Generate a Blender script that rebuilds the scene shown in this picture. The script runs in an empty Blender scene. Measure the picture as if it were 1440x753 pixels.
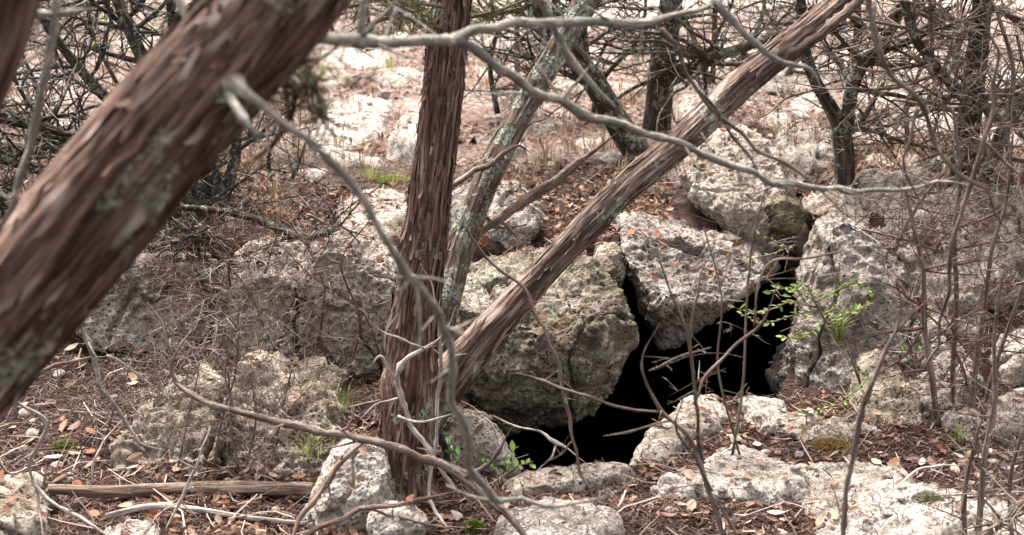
import bpy, bmesh, math, random
import numpy as np
from mathutils import Vector

# ------------------------------------------------------------------ camera, sky, sun, exposure
scene = bpy.context.scene
col = scene.collection
CAM_H, PITCH, FPX = 1.65, math.radians(14.0), 1978.0      # photograph pixels: 1440 x 753
cam_d = bpy.data.cameras.new('camera')
cam = bpy.data.objects.new('camera', cam_d); col.objects.link(cam)
cam.location = (0, 0, CAM_H); cam.rotation_euler = (math.pi/2 - PITCH, 0, 0)
cam_d.sensor_width = 36.0; cam_d.lens = 36.0*FPX/1440.0
cam_d.clip_start = 0.05; cam_d.clip_end = 2000
cam_d.dof.use_dof = True; cam_d.dof.focus_distance = 4.75; cam_d.dof.aperture_fstop = 4.6
scene.camera = cam
SUN_EL, SUN_AZ = math.radians(64), math.radians(-28)        # azimuth from +Y towards +X
world = bpy.data.worlds.new('World'); scene.world = world; world.use_nodes = True
wn = world.node_tree.nodes; wl = world.node_tree.links
sky = wn.new('ShaderNodeTexSky'); sky.sky_type = 'NISHITA'; sky.sun_disc = False
sky.sun_elevation = SUN_EL; sky.sun_rotation = SUN_AZ
sky.dust_density = 6.0; sky.air_density = 1.0; sky.ozone_density = 0.6
veil = wn.new('ShaderNodeHueSaturation'); veil.inputs['Saturation'].default_value = .22; veil.inputs['Value'].default_value = 1.0   # thin white overcast
wl.new(sky.outputs[0], veil.inputs['Color'])
wl.new(veil.outputs[0], wn['Background'].inputs[0]); wn['Background'].inputs[1].default_value = 0.10
sun_d = bpy.data.lights.new('sun', 'SUN'); sun_d.energy = 2.4; sun_d.angle = math.radians(18); sun_d.color = (1.0, .93, .84)
sun = bpy.data.objects.new('sun', sun_d); col.objects.link(sun)
sd = Vector((math.sin(SUN_AZ)*math.cos(SUN_EL), math.cos(SUN_AZ)*math.cos(SUN_EL), math.sin(SUN_EL)))
sun.rotation_euler = (-sd).to_track_quat('-Z', 'Y').to_euler(); sun.location = sd*30
vs = scene.view_settings
vs.view_transform = 'Standard'; vs.look = 'None'; vs.gamma = 1.0; vs.use_curve_mapping = False; vs.exposure = 2.0
scene.cycles.max_bounces = 6; scene.cycles.diffuse_bounces = 3; scene.cycles.glossy_bounces = 2
scene.cycles.transparent_max_bounces = 4
scene.cycles.use_denoising = True
random.seed(7)
NPR = np.random.default_rng(7)

# ------------------------------------------------------------------ noise
def _hash(ix, iy, iz, seed):
    h = (ix.astype(np.uint32)*np.uint32(374761393) + iy.astype(np.uint32)*np.uint32(668265263)
         + iz.astype(np.uint32)*np.uint32(2147483647) + np.uint32(seed*974634777 & 0xffffffff))
    h = (h ^ (h >> np.uint32(13)))*np.uint32(1274126177)
    h = (h ^ (h >> np.uint32(16)))*np.uint32(2246822519)
    return (h ^ (h >> np.uint32(15)))
def vnoise(p, seed=0):
    """value noise in -1..1, p: N x 3"""
    i = np.floor(p).astype(np.int64); f = p - i; u = f*f*f*(f*(f*6-15)+10)
    out = np.zeros(len(p))
    for dx in (0, 1):
        for dy in (0, 1):
            for dz in (0, 1):
                w = (u[:,0] if dx else 1-u[:,0])*(u[:,1] if dy else 1-u[:,1])*(u[:,2] if dz else 1-u[:,2])
                out += w*(_hash(i[:,0]+dx, i[:,1]+dy, i[:,2]+dz, seed).astype(np.float64)/4294967295.0)
    return out*2-1
def fbm(p, octaves=5, seed=0, gain=.5, ridged=False):
    a, s, tot, out = 1.0, 1.0, 0.0, np.zeros(len(p))
    for k in range(octaves):
        n = vnoise(p*s + k*17.3, seed+k)
        out += a*((1-2*np.abs(n)) if ridged else n); tot += a; a *= gain; s *= 2.03
    return out/tot
def cell(p, seed=0):
    """F1 distance of a jittered grid"""
    i = np.floor(p).astype(np.int64); best = np.full(len(p), 9.0)
    for dx in (-1, 0, 1):
        for dy in (-1, 0, 1):
            for dz in (-1, 0, 1):
                c = [i[:,0]+dx, i[:,1]+dy, i[:,2]+dz]
                d2 = np.zeros(len(p))
                for a in range(3):
                    j = _hash(c[0], c[1], c[2], seed+11*a+1).astype(np.float64)/4294967295.0
                    d2 += (c[a]+j-p[:,a])**2
                best = np.minimum(best, d2)
    return np.sqrt(best)
def sstep(a, b, x):
    t = np.clip((x-a)/(b-a), 0, 1); return t*t*(3-2*t)

# ------------------------------------------------------------------ pixel -> place
CP, SP = math.cos(PITCH), math.sin(PITCH)
def ray(px, py):
    cx = (px-720)/FPX; cy = (376.5-py)/FPX
    return np.array([cx, CP + cy*SP, -SP + cy*CP])
def P(px, py, y):
    """the point at world distance y seen at that pixel"""
    d = ray(px, py); return np.array([0, 0, CAM_H]) + d*(y/d[1])
def R(rpx, y):
    return rpx*y*1.03/FPX

# ------------------------------------------------------------------ terrain
def h(x, y):
    x = np.asarray(x, float); y = np.asarray(y, float)
    ledge = 5.12 + .10*np.sin(x*2.1+1) + .05*np.sin(x*5.3) + .2*(1-sstep(-.35, -.1, x))
    left = .42*sstep(ledge-.10, ledge+.10, y)
    left = left + .10*sstep(4.1, 5.0, y)*(1-sstep(-1.2, -.5, x))*(1-sstep(5.0, 5.2, y))
    s0 = 5.1 - .85*sstep(1.28, 1.55, x)
    right = .50*sstep(s0, s0+1.5, y) + .10*sstep(1.3, 2.6, x)*sstep(3.6, 4.8, y)
    k = sstep(.95, 1.25, x)
    z = left*(1-k) + right*k
    z = z + .017*np.clip(y-5, 0, 30) + .004*np.clip(y-35, 0, 400)
    z = z + .04*np.sin(x*.9+.3)*np.sin(y*.7)*sstep(6, 9, y)
    return z
def h1(x, y): return float(h(np.array([x]), np.array([y]))[0])
def G(px, py, lo=2.6, hi=60.0, dz=0.0):
    """where the line of sight first meets the ground"""
    ys = np.geomspace(lo, hi, 1500); d = ray(px, py)
    xs = d[0]/d[1]*ys; zs = CAM_H + d[2]/d[1]*ys
    b = np.nonzero(zs <= h(xs, ys)+dz)[0]
    k = b[0] if len(b) else len(ys)-1
    return np.array([xs[k], ys[k], float(h(xs[k:k+1], ys[k:k+1])[0])+dz])

# ------------------------------------------------------------------ meshes
def mk(name, V, F, mat, parent=None, smooth=True, loc=None, attrs=None, mesh_only=False):
    """V: N x 3 world positions, F: M x 4 or M x 3 array or a list of such arrays"""
    V = np.asarray(V, np.float64)
    Fs = F if isinstance(F, list) else [F]
    Fs = [np.asarray(f, np.int64) for f in Fs if len(f)]
    if loc is not None: V = V - np.asarray(loc)
    me = bpy.data.meshes.new(name)
    me.vertices.add(len(V)); me.vertices.foreach_set('co', V.astype(np.float32).ravel())
    nl = sum(f.size for f in Fs); npoly = sum(len(f) for f in Fs)
    me.loops.add(nl); me.polygons.add(npoly)
    me.loops.foreach_set('vertex_index', np.concatenate([f.ravel() for f in Fs]).astype(np.int32))
    tot = np.concatenate([np.full(len(f), f.shape[1]) for f in Fs]); st = np.concatenate([[0], np.cumsum(tot)[:-1]])
    me.polygons.foreach_set('loop_start', st.astype(np.int32))
    me.polygons.foreach_set('use_smooth', np.full(npoly, smooth))
    for k, (t, a) in (attrs or {}).items():
        at = me.attributes.new(k, t, 'POINT')
        at.data.foreach_set('vector' if t == 'FLOAT_VECTOR' else 'color' if t == 'FLOAT_COLOR' else 'value', np.asarray(a, np.float32).ravel())
    me.update(calc_edges=True)
    if mat: me.materials.append(mat)
    if mesh_only: return me
    o = bpy.data.objects.new(name, me); col.objects.link(o)
    if loc is not None: o.location = loc
    if parent is not None:
        o.parent = parent
        if loc is None and parent.location.length > 0: o.location = -parent.location
    return o
def tag(o, label=None, cat=None, group=None, kind=None):
    if label: o['label'] = label
    if cat: o['category'] = cat
    if group: o['group'] = group
    if kind: o['kind'] = kind
    return o
def empty(name, loc, label, cat, group=None):
    o = bpy.data.objects.new(name, None); col.objects.link(o); o.location = tuple(loc); o.empty_display_size = .1
    return tag(o, label, cat, group)
def vnormals(V, F):
    N = np.zeros_like(V)
    a, b, c = V[F[:,0]], V[F[:,1]], V[F[:,2]]
    n = np.cross(b-a, c-a)
    for k in range(F.shape[1]): np.add.at(N, F[:,k], n)
    return N/np.maximum(np.linalg.norm(N, axis=1, keepdims=True), 1e-9)

# ------------------------------------------------------------------ materials
class NT:
    def __init__(s, name, rough=.9, spec=.2):
        s.m = bpy.data.materials.new(name); s.m.use_nodes = True
        s.t = s.m.node_tree; s.b = s.t.nodes['Principled BSDF']
        s.b.inputs['Roughness'].default_value = rough; s.b.inputs['Specular IOR Level'].default_value = spec
    def n(s, t, **k):
        nd = s.t.nodes.new(t)
        for a, v in k.items():
            if a.startswith('i_'):
                key = a[2:]; nd.inputs[int(key) if key.isdigit() else key.replace('_', ' ')].default_value = v
            else: setattr(nd, a, v)
        return nd
    def l(s, a, b): s.t.links.new(a, b)
    def pos(s): return s.n('ShaderNodeNewGeometry').outputs['Position']
    def attr(s, name, out='Vector'): return s.n('ShaderNodeAttribute', attribute_name=name).outputs[out]
    def scale(s, v, sc):
        m = s.n('ShaderNodeVectorMath', operation='MULTIPLY'); s.l(v, m.inputs[0]); m.inputs[1].default_value = sc; return m.outputs[0]
    def noise(s, v, sc, det=5, rough=.6, dist=0.0):
        nd = s.n('ShaderNodeTexNoise', i_Scale=sc, i_Detail=det, i_Roughness=rough, i_Distortion=dist); s.l(v, nd.inputs['Vector']); return nd.outputs['Fac']
    def voro(s, v, sc, feat='F1'):
        nd = s.n('ShaderNodeTexVoronoi', i_Scale=sc, feature=feat); s.l(v, nd.inputs['Vector']); return nd.outputs['Distance']
    def ramp(s, f, stops):
        nd = s.n('ShaderNodeValToRGB'); s.l(f, nd.inputs[0]); e = nd.color_ramp.elements
        while len(e) < len(stops): e.new(.5)
        for k, (p, c) in enumerate(stops):
            e[k].position = p; e[k].color = (*c, 1) if hasattr(c, '__len__') else (c, c, c, 1)
        return nd.outputs[0]
    def mix(s, f, a, b, mode='MIX'):
        nd = s.n('ShaderNodeMix', data_type='RGBA', blend_type=mode)
        if hasattr(f, 'is_output'): s.l(f, nd.inputs[0])
        else: nd.inputs[0].default_value = f
        for v, k in ((a, 6), (b, 7)):
            if hasattr(v, 'is_output'): s.l(v, nd.inputs[k])
            else: nd.inputs[k].default_value = (*v, 1)
        return nd.outputs[2]
    def math(s, op, a, b=None):
        nd = s.n('ShaderNodeMath', operation=op)
        for v, k in ((a, 0), (b, 1)):
            if v is None: continue
            if hasattr(v, 'is_output'): s.l(v, nd.inputs[k])
            else: nd.inputs[k].default_value = v
        return nd.outputs[0]
    def bump(s, f, strength, dist):
        nd = s.n('ShaderNodeBump', i_Strength=strength, i_Distance=dist); s.l(f, nd.inputs['Height']); s.l(nd.outputs[0], s.b.inputs['Normal'])
    def col(s, c):
        if hasattr(c, 'is_output'): s.l(c, s.b.inputs['Base Color'])
        else: s.b.inputs['Base Color'].default_value = (*c, 1)

def rock_mat(name, pale, mid, dark, moss=.0, stain=.3, white=.4, pits=.6):
    t = NT(name, .92, .15); v = t.pos()
    n1 = t.noise(v, 5.0, 6, .62); n2 = t.noise(v, 34.0, 6, .7); n3 = t.noise(v, 130.0, 3, .6)
    c = t.ramp(n1, [(.33, dark), (.47, mid), (.60, pale)])
    c = t.mix(t.math('MULTIPLY', t.ramp(n2, [(.38, 1), (.52, 0)]), .85), c, tuple(k*.36 for k in mid))
    c = t.mix(t.math('MULTIPLY', t.ramp(n2, [(.56, 0), (.68, 1)]), white), c, (.68, .625, .58))
    c = t.mix(t.math('MULTIPLY', t.ramp(t.noise(v, 9.0, 4, .6, .6), [(.5, 0), (.66, 1)]), stain), c, (.17, .10, .065))
    if moss: c = t.mix(t.math('MULTIPLY', t.ramp(t.noise(v, 7.5, 6, .7), [(.46, 0), (.6, 1)]), moss), c, (.085, .10, .045))
    pv = t.voro(v, 62.0); pm = t.noise(v, 11.0, 3, .5)
    pit = t.math('MULTIPLY', t.ramp(pv, [(.16, 1), (.34, 0)]), t.ramp(pm, [(.46, 0), (.6, pits)]))
    c = t.mix(pit, c, (.03, .024, .02))
    c = t.mix(t.math('MULTIPLY', t.ramp(n3, [(.36, 1), (.49, 0)]), .7), c, tuple(k*.4 for k in dark))
    t.col(c)
    hgt = t.math('ADD', t.math('ADD', t.math('MULTIPLY', n2, .9), t.math('MULTIPLY', n3, .35)), t.math('MULTIPLY', pit, -1.0))
    t.bump(hgt, 1.0, .018)
    return t.m
M = {}
M['pale'] = rock_mat('limestone_pale', (.53, .465, .405), (.41, .345, .29), (.19, .148, .115), 0, .3, .6, .6)
M['grey'] = rock_mat('limestone_grey_pitted', (.44, .385, .345), (.31, .264, .235), (.13, .102, .087), .06, .22, .5, .95)
M['mossy'] = rock_mat('limestone_mossy', (.42, .375, .31), (.23, .19, .148), (.07, .052, .04), .38, .45, .5, .9)
M['tan'] = rock_mat('limestone_tan', (.45, .385, .32), (.31, .252, .20), (.12, .09, .068), .16, .4, .5, .9)
M['ledge'] = rock_mat('limestone_ledge', (.55, .475, .42), (.42, .35, .305), (.17, .132, .107), .05, .3, .6, .9)
M['olive'] = rock_mat('limestone_olive', (.27, .225, .15), (.18, .148, .095), (.08, .062, .04), .35, .3, .15, .3)
M['white'] = rock_mat('limestone_white', (.60, .54, .49), (.46, .405, .36), (.25, .20, .165), .04, .25, .6, .5)

def bark_mat(name, c0, c1, c2, lichen=0.0, lich_col=(.40, .43, .36), bare=0.0, lsc=9.0, rel=.006, bsc=(26, 26, 5.5)):
    t = NT(name, .88, .15); a = t.attr('tc'); v = t.pos()
    st = t.scale(a, (70, 70, 5)); st2 = t.scale(a, (190, 190, 14))
    n1 = t.noise(st, 1.0, 4, .6, .4); n2 = t.noise(st2, 1.0, 3, .6); big = t.noise(t.scale(a, (14, 14, 2.2)), 1.0, 3, .5)
    c = t.ramp(n1, [(.30, c0), (.48, c1), (.68, c2)])
    c = t.mix(t.math('MULTIPLY', t.ramp(n2, [(.36, 1), (.52, 0)]), .8), c, tuple(k*.5 for k in c0))
    c = t.mix(.55, c, t.ramp(big, [(.3, (.62, .60, .58)), (.7, (1.45, 1.35, 1.3))]), 'MULTIPLY')
    if bare: c = t.mix(t.math('MULTIPLY', t.ramp(t.noise(t.scale(a, bsc), 1.0, 2, .5), [(.60, 0), (.68, 1)]), bare), c, (.52, .40, .36))
    hgt = t.math('ADD', n1, t.math('MULTIPLY', n2, .5))
    if lichen:
        ln = t.noise(v, lsc, 5, .72); lk = t.noise(v, lsc*7, 4, .75)
        lf = t.math('MULTIPLY', t.ramp(ln, [(.60-lichen*.2, 0), (.66-lichen*.2, 1)]), t.ramp(lk, [(.42, 0), (.52, 1)]))
        c = t.mix(lf, c, t.mix(lk, tuple(k*.45 for k in lich_col), tuple(k*1.25 for k in lich_col)))
        hgt = t.math('ADD', hgt, t.math('MULTIPLY', lf, t.math('ADD', lk, .2)))
    t.col(c); t.bump(hgt, .85, rel)
    return t.m
M['bark'] = bark_mat('bark_red_juniper', (.030, .016, .012), (.130, .072, .056), (.32, .22, .18), .10, bare=.4)
M['bark_fg'] = bark_mat('bark_blond_juniper', (.034, .020, .015), (.130, .078, .061), (.28, .195, .16), .18, (.36, .35, .28), bare=1.0, lsc=6, bsc=(17, 17, 6))
M['bark_lichen'] = bark_mat('bark_lichen', (.045, .03, .024), (.125, .084, .068), (.22, .165, .135), .62, (.40, .42, .36), lsc=15)
M['bark_lean'] = bark_mat('bark_leaning', (.042, .027, .021), (.138, .092, .073), (.34, .255, .215), .07, bare=.5, lsc=7)
M['bark_dark'] = bark_mat('bark_dark', (.018, .013, .010), (.055, .040, .032), (.13, .10, .083), .40, lsc=16)
M['bark_grey'] = bark_mat('bark_grey_lichen', (.17, .135, .115), (.42, .37, .33), (.60, .54, .49), .72, (.46, .47, .40), lsc=34, rel=.005)
M['twig_dark'] = bark_mat('twig_dark', (.020, .015, .012), (.052, .040, .033), (.12, .098, .082), .3, lsc=40, rel=.002)
M['twig_brown'] = bark_mat('twig_brown', (.085, .057, .045), (.18, .13, .108), (.31, .25, .215), .15, lsc=40, rel=.002)
M['twig_red'] = bark_mat('twig_red', (.06, .030, .023), (.13, .070, .055), (.21, .13, .105), 0, rel=.002)
M['twig_pale'] = bark_mat('twig_pale', (.22, .18, .155), (.42, .365, .33), (.60, .55, .51), .3, (.45, .48, .42), lsc=50, rel=.002)
M['deadwood'] = bark_mat('deadwood', (.075, .047, .035), (.18, .122, .096), (.34, .26, .215), .2, bare=.3, lsc=20)

def ground_mat():
    t = NT('soil_and_duff', .95, .1); v = t.pos()
    n1 = t.noise(v, 1.6, 5, .6); n2 = t.noise(v, 22.0, 6, .75); n3 = t.noise(v, 120.0, 4, .7)
    duff = t.ramp(n2, [(.36, (.009, .005, .0045)), (.50, (.028, .015, .012)), (.64, (.070, .040, .031)), (.78, (.16, .11, .085))])
    straw = t.ramp(n2, [(.35, (.050, .032, .026)), (.46, (.21, .155, .135)), (.58, (.43, .36, .325)), (.70, (.64, .57, .53))])
    straw = t.mix(t.ramp(t.noise(v, 3.2, 4, .6), [(.42, 0), (.6, .75)]), straw, t.ramp(n2, [(.35, (.06, .033, .025)), (.55, (.20, .12, .09)), (.72, (.40, .30, .24))]))
    road = t.ramp(n1, [(.4, (.62, .53, .42)), (.6, (.74, .66, .56))])
    sep = t.n('ShaderNodeSeparateXYZ'); t.l(v, sep.inputs[0])
    edge = t.math('ADD', sep.outputs[1], t.math('MULTIPLY', t.math('SUBTRACT', n1, .5), 5.0))
    def band(a, b):
        m = t.n('ShaderNodeMapRange', i_1=a, i_2=b); t.l(edge, m.inputs[0]); return m.outputs[0]
    c = t.mix(band(5.8, 8.2), duff, straw)
    mx = t.n('ShaderNodeMapRange', i_1=-1.5, i_2=1.5); t.l(sep.outputs[0], mx.inputs[0])
    c = t.mix(t.math('MULTIPLY', band(13.5, 16), mx.outputs[0]), c, road)
    c = t.mix(t.math('MULTIPLY', t.ramp(n3, [(.36, 1), (.52, 0)]), .6), c, (.05, .026, .02))
    t.col(c); t.bump(t.math('ADD', n2, t.math('MULTIPLY', n3, .6)), .8, .02)
    return t.m
M['ground'] = ground_mat()
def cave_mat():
    t = NT('cave_shade_rock', .95, .05); v = t.pos()  # near-black rock: part of the cave's darkness is put into the colour
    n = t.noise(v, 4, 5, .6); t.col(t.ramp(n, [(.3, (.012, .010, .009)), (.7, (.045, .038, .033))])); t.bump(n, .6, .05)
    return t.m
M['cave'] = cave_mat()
def col_mat(name, rough=.8, trans=0.0, spec=.25):
    t = NT(name, rough, spec); c = t.attr('Col', 'Color'); n = t.noise(t.pos(), 90, 3, .6)
    c = t.mix(.5, c, t.ramp(n, [(.3, (.7, .68, .66)), (.7, (1.3, 1.3, 1.3))]), 'MULTIPLY'); t.col(c)
    if trans:
        tr = t.n('ShaderNodeBsdfTranslucent'); t.l(c, tr.inputs[0]); mx = t.n('ShaderNodeMixShader'); mx.inputs[0].default_value = trans
        t.l(t.b.outputs[0], mx.inputs[1]); t.l(tr.outputs[0], mx.inputs[2]); t.l(mx.outputs[0], t.t.nodes['Material Output'].inputs[0])
    return t.m
M['leaf'] = col_mat('fallen_leaf_skin', .65, .12, .3)
M['needle'] = col_mat('needle_litter_fibre', .85, 0)
M['green'] = col_mat('green_leaf_blade', .55, .35, .3)
M['rust'] = NT('rusty_steel', .8, .3).m
_t = NT('rusty_post_paint', .8, .3); _t.col(_t.ramp(_t.noise(_t.pos(), 30, 4, .6), [(.35, (.09, .022, .018)), (.65, (.20, .055, .04))])); M['rust'] = _t.m

# ------------------------------------------------------------------ setting: ground with the cave mouth cut out of it
def polytest(poly, X, Y):
    ins = np.zeros(len(X), bool); n = len(poly)
    for a in range(n):
        x0, y0 = poly[a]; x1, y1 = poly[(a+1) % n]
        c = ((y0 > Y) != (y1 > Y)) & (X < (x1-x0)*(Y-y0)/((y1-y0) if y1 != y0 else 1e-9)+x0)
        ins ^= c
    return ins
def Z0(px, py):
    d = ray(px, py); y = CAM_H/(-d[2]/d[1]); return (d[0]/d[1]*y, y)
LIP = [Z0(*q) for q in ((650,640),(690,668),(740,676),(820,668),(885,658),(905,634),(935,596),(965,570),(1040,566),(1085,574))]
PIT = LIP + [(1.0, 4.85), (1.13, 5.3), (1.15, 5.6), (.95, 5.75), (.72, 5.35), (.45, 5.35), (.1, 5.2), (-.12, 5.0), (-.17, 4.6)]
def hn(x, y):
    """ground height with its small humps"""
    z = h(x, y); p = np.stack([x, y, z*2], 1)
    return z + (.035*fbm(p*2.1, 4, 3) + .016*fbm(p*11, 4, 5))*np.clip((700-y)/400, 0, 1)
def build_ground():
    ys = [-4.0, -2, 0, 1, 1.8, 2.4]; y = 2.8
    while y < 600:
        ys.append(y); y += .017 if y < 5.9 else .017*(y/5.9)**1.9
    ys = np.array(ys)
    s = np.concatenate([-np.geomspace(8, .56, 26), np.linspace(-.54, .54, 271), np.geomspace(.56, 8, 26)])
    X = (s[None,:]*(1.6+np.maximum(ys, 0)[:,None])); Y = np.repeat(ys[:,None], len(s), 1)
    x, yv = X.ravel(), Y.ravel(); z = hn(x, yv)
    nr, nc = X.shape
    i = np.arange(nr*nc).reshape(nr, nc)
    F = np.stack([i[:-1,:-1], i[:-1,1:], i[1:,1:], i[1:,:-1]], -1).reshape(-1, 4)
    V = np.stack([x, yv, z], 1); c = V[F].mean(1)
    F = F[~polytest(PIT, c[:,0], c[:,1])]
    return mk('ground', V, F, M['ground'])
ground = tag(build_ground(), kind='structure')
ground['label'] = 'red-brown soil and leaf litter around the rocks'

_ico = {}
def ico(n):
    if n not in _ico:
        bm = bmesh.new(); bmesh.ops.create_icosphere(bm, subdivisions=n, radius=1)
        V = np.array([v.co[:] for v in bm.verts]); F = np.array([[v.index for v in f.verts] for f in bm.faces]); bm.free()
        V /= np.linalg.norm(V, axis=1, keepdims=True); _ico[n] = (V, F)
    return _ico[n]
def build_cave():
    V, F = ico(6); p = V*np.array([2.0, 3.0, 2.4])
    p = p*(1+.06*fbm(V*3, 4, 9)[:,None]) + np.array([.5, 6.1, -1.4])
    c = p[F].mean(1); F = F[c[:,2] < h(c[:,0], c[:,1])-.01]
    used = np.unique(F); mp = -np.ones(len(p), int); mp[used] = np.arange(len(used))
    return mk('cave_chamber', p[used], mp[F], M['cave'])
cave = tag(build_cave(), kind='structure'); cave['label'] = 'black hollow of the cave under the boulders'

# ------------------------------------------------------------------ surface map, for laying litter on rocks and soil
class HM:
    def __init__(s, x0, x1, y0, y1, c):
        s.x0, s.y0, s.c = x0, y0, c; s.nx, s.ny = int((x1-x0)/c), int((y1-y0)/c)
        X, Y = np.meshgrid(x0+(np.arange(s.nx)+.5)*c, y0+(np.arange(s.ny)+.5)*c)
        s.z = hn(X.ravel(), Y.ravel()).reshape(s.ny, s.nx); s.rock = np.zeros((s.ny, s.nx))
        hole = polytest(PIT, X.ravel(), Y.ravel()).reshape(s.ny, s.nx)
        s.z[hole] = -9
    def add(s, V, rock=1.0):
        i = ((V[:,0]-s.x0)/s.c).astype(int); j = ((V[:,1]-s.y0)/s.c).astype(int)
        k = (i >= 0) & (i < s.nx) & (j >= 0) & (j < s.ny); i, j, z = i[k], j[k], V[k,2]
        old = s.z.copy(); np.maximum.at(s.z, (j, i), z); s.rock[s.z > old+1e-6] = rock
    def get(s, x, y):
        i = np.clip(((x-s.x0)/s.c).astype(int), 1, s.nx-2); j = np.clip(((y-s.y0)/s.c).astype(int), 1, s.ny-2)
        gx = (s.z[j, i+1]-s.z[j, i-1])/(2*s.c); gy = (s.z[j+1, i]-s.z[j-1, i])/(2*s.c)
        n = np.stack([-gx, -gy, np.ones_like(gx)], 1); n /= np.linalg.norm(n, axis=1, keepdims=True)
        return s.z[j, i], n, s.rock[j, i]
NEAR = HM(-2.6, 2.8, 2.8, 7.6, .012); FAR = HM(-8, 9, 7.0, 22, .05)

# ------------------------------------------------------------------ rocks
def radial(poly, n=360):
    """radius table of a polygon around its centroid"""
    poly = np.array(poly); a = poly; b = np.roll(poly, -1, 0)
    cr = a[:,0]*b[:,1]-b[:,0]*a[:,1]; A = cr.sum()/2
    c = ((a+b)*cr[:,None]).sum(0)/(6*A)
    th = np.linspace(-math.pi, math.pi, n, endpoint=False); Rr = np.full(n, 1e-3)
    for p, q in zip(a-c, b-c):
        e = q-p; D = np.stack([np.cos(th), np.sin(th)], 1)
        den = D[:,0]*e[1]-D[:,1]*e[0]; den[np.abs(den) < 1e-9] = 1e-9
        t = (p[0]*e[1]-p[1]*e[0])/den; u = (p[0]*D[:,1]-p[1]*D[:,0])/den
        ok = (t > 0) & (u >= -1e-6) & (u <= 1+1e-6); Rr[ok] = np.maximum(Rr[ok], t[ok])
    k = np.ones(7)/7; Rr = np.convolve(np.concatenate([Rr[-3:], Rr, Rr[:3]]), k, 'valid')
    return c, th, Rr
def roughen(V, F, amp, pit, seed, fr=3.0, strata=0.0):
    N = vnormals(V, F); q = V + np.array([seed*3.7, seed*1.3, -seed*2.1])
    q = q + .06*np.stack([fbm(q*3.1+7*a, 3, seed+60+a) for a in range(3)], 1)
    d = amp*(.75*fbm(q*fr, 3, seed) + .5*fbm(q*fr*2.6, 4, seed+3, ridged=True)) + amp*.34*fbm(q*30, 4, seed+8, .62) + amp*.14*fbm(q*85, 2, seed+9, ridged=True)
    st = fbm(q*np.array([3.0, 3.0, 6.5]), 3, seed+20)*4; fl = np.floor(st); d += amp*.42*(fl + sstep(.72, 1.0, st-fl))*.5      # broken ledges
    ck = np.abs(fbm(q*np.array([2.4, 2.4, 1.5]), 3, seed+41)); d -= amp*.9*(1-sstep(.0, .028, ck))                           # cracks
    if strata: d += strata*np.sin(q[:,2]*60+4*fbm(q*2, 2, seed+5))
    if pit:
        m = sstep(-.05, .25, fbm(q*5, 2, seed+31))
        d -= pit*m*(1-sstep(.12, .42, cell(q*30, seed))) + pit*1.6*(1-sstep(.05, .34, cell(q*13, seed+2)))*sstep(.05, .3, fbm(q*3, 2, seed+33))
    return V + N*d[:,None]
def softclip(V, n, d, c, k=.02):
    n = np.array(n, float); n /= np.linalg.norm(n); e = (V-c)@n - d
    return V - np.outer(np.where(e > 0, e*.93, 0), n)
RN = [0]
def lump(name, label, outline, yc, df, db, mat, planes=(), amp=.03, pit=.006, sub=7, p=3.0, facets=7, group=None, strata=0, cat='rock', fr=3.0):
    RN[0] += 1; seed = RN[0]*5+3
    pts = [P(a, b, yc) for a, b in outline]; c2, th, Rr = radial([(q[0], q[2]) for q in pts])
    D, F = ico(sub)
    t = np.arctan2(D[:,2], D[:,0]); m = np.sqrt(D[:,0]**2+D[:,2]**2); w = D[:,1]
    k = (m**p+np.abs(w)**p)**(-1/p); m, w = m*k, w*k
    rr = np.interp(t, np.append(th, math.pi), np.append(Rr, Rr[0]))
    V = np.stack([np.cos(t)*rr*m, np.where(w < 0, df, db)*w, np.sin(t)*rr*m], 1)
    rng = np.random.default_rng(seed)
    for _ in range(facets):
        n = rng.normal(size=3); n[1] = -abs(n[1])*.9-.15; n /= np.linalg.norm(n)
        s = (V@n).max(); V = softclip(V, n, s*rng.uniform(.80, .93), 0)
    for n, d in planes: V = softclip(V, n, d, 0)
    c = np.array([c2[0], yc, c2[1]]); V = V + c
    V = roughen(V, F, amp, pit, seed, fr, strata)
    NEAR.add(V); FAR.add(V)
    o = mk(name, V, F, mat, loc=(c[0], c[1], V[:,2].min()))
    return tag(o, label, cat, group, 'thing')
def slab_xy(name, label, poly, H, mat, amp=.02, pit=.005, rings=44, secs=220, group=None, tilt=(0, 0), sink=.08, cat='rock', rough=1.0, parent=None):
    RN[0] += 1; seed = RN[0]*5+3
    c, th, Rr = radial(poly)
    a = np.linspace(-math.pi, math.pi, secs, endpoint=False); rho = np.linspace(0, 1, rings)**.8
    rr = np.interp(a, np.append(th, math.pi), np.append(Rr, Rr[0]))
    rr = rr*(1+.10*fbm(np.stack([np.cos(a)*3, np.sin(a)*3, np.full(secs, seed*1.0)], 1), 4, seed)*rough)
    A, B = np.meshgrid(rho, a, indexing='ij')
    X = c[0]+np.cos(B)*rr[None,:]*A; Y = c[1]+np.sin(B)*rr[None,:]*A
    x, y = X.ravel(), Y.ravel(); r = A.ravel()
    prof = H*(1-.35*r**2) - (H+sink*.8)*sstep(.58, 1.0, r)**1.5
    z = h(x, y) + prof + tilt[0]*(x-c[0]) + tilt[1]*(y-c[1])
    V = np.stack([x, y, z], 1)
    i = np.arange(rings*secs).reshape(rings, secs)
    F = np.stack([i[:-1,:], np.roll(i, -1, 1)[:-1,:], np.roll(i, -1, 1)[1:,:], i[1:,:]], -1).reshape(-1, 4)[:, ::-1]
    F = F if vnormals(V, F)[i[1,0], 2] > 0 else F[:, ::-1]
    V = roughen(V, F, amp, pit, seed, 4.0)
    V[i[0]] = V[i[0]].mean(0)
    NEAR.add(V); FAR.add(V)
    o = mk(name, V, F, mat, loc=(c[0], c[1], h1(*c)), parent=parent)
    return o if parent else tag(o, label, cat, group, 'thing')
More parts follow.
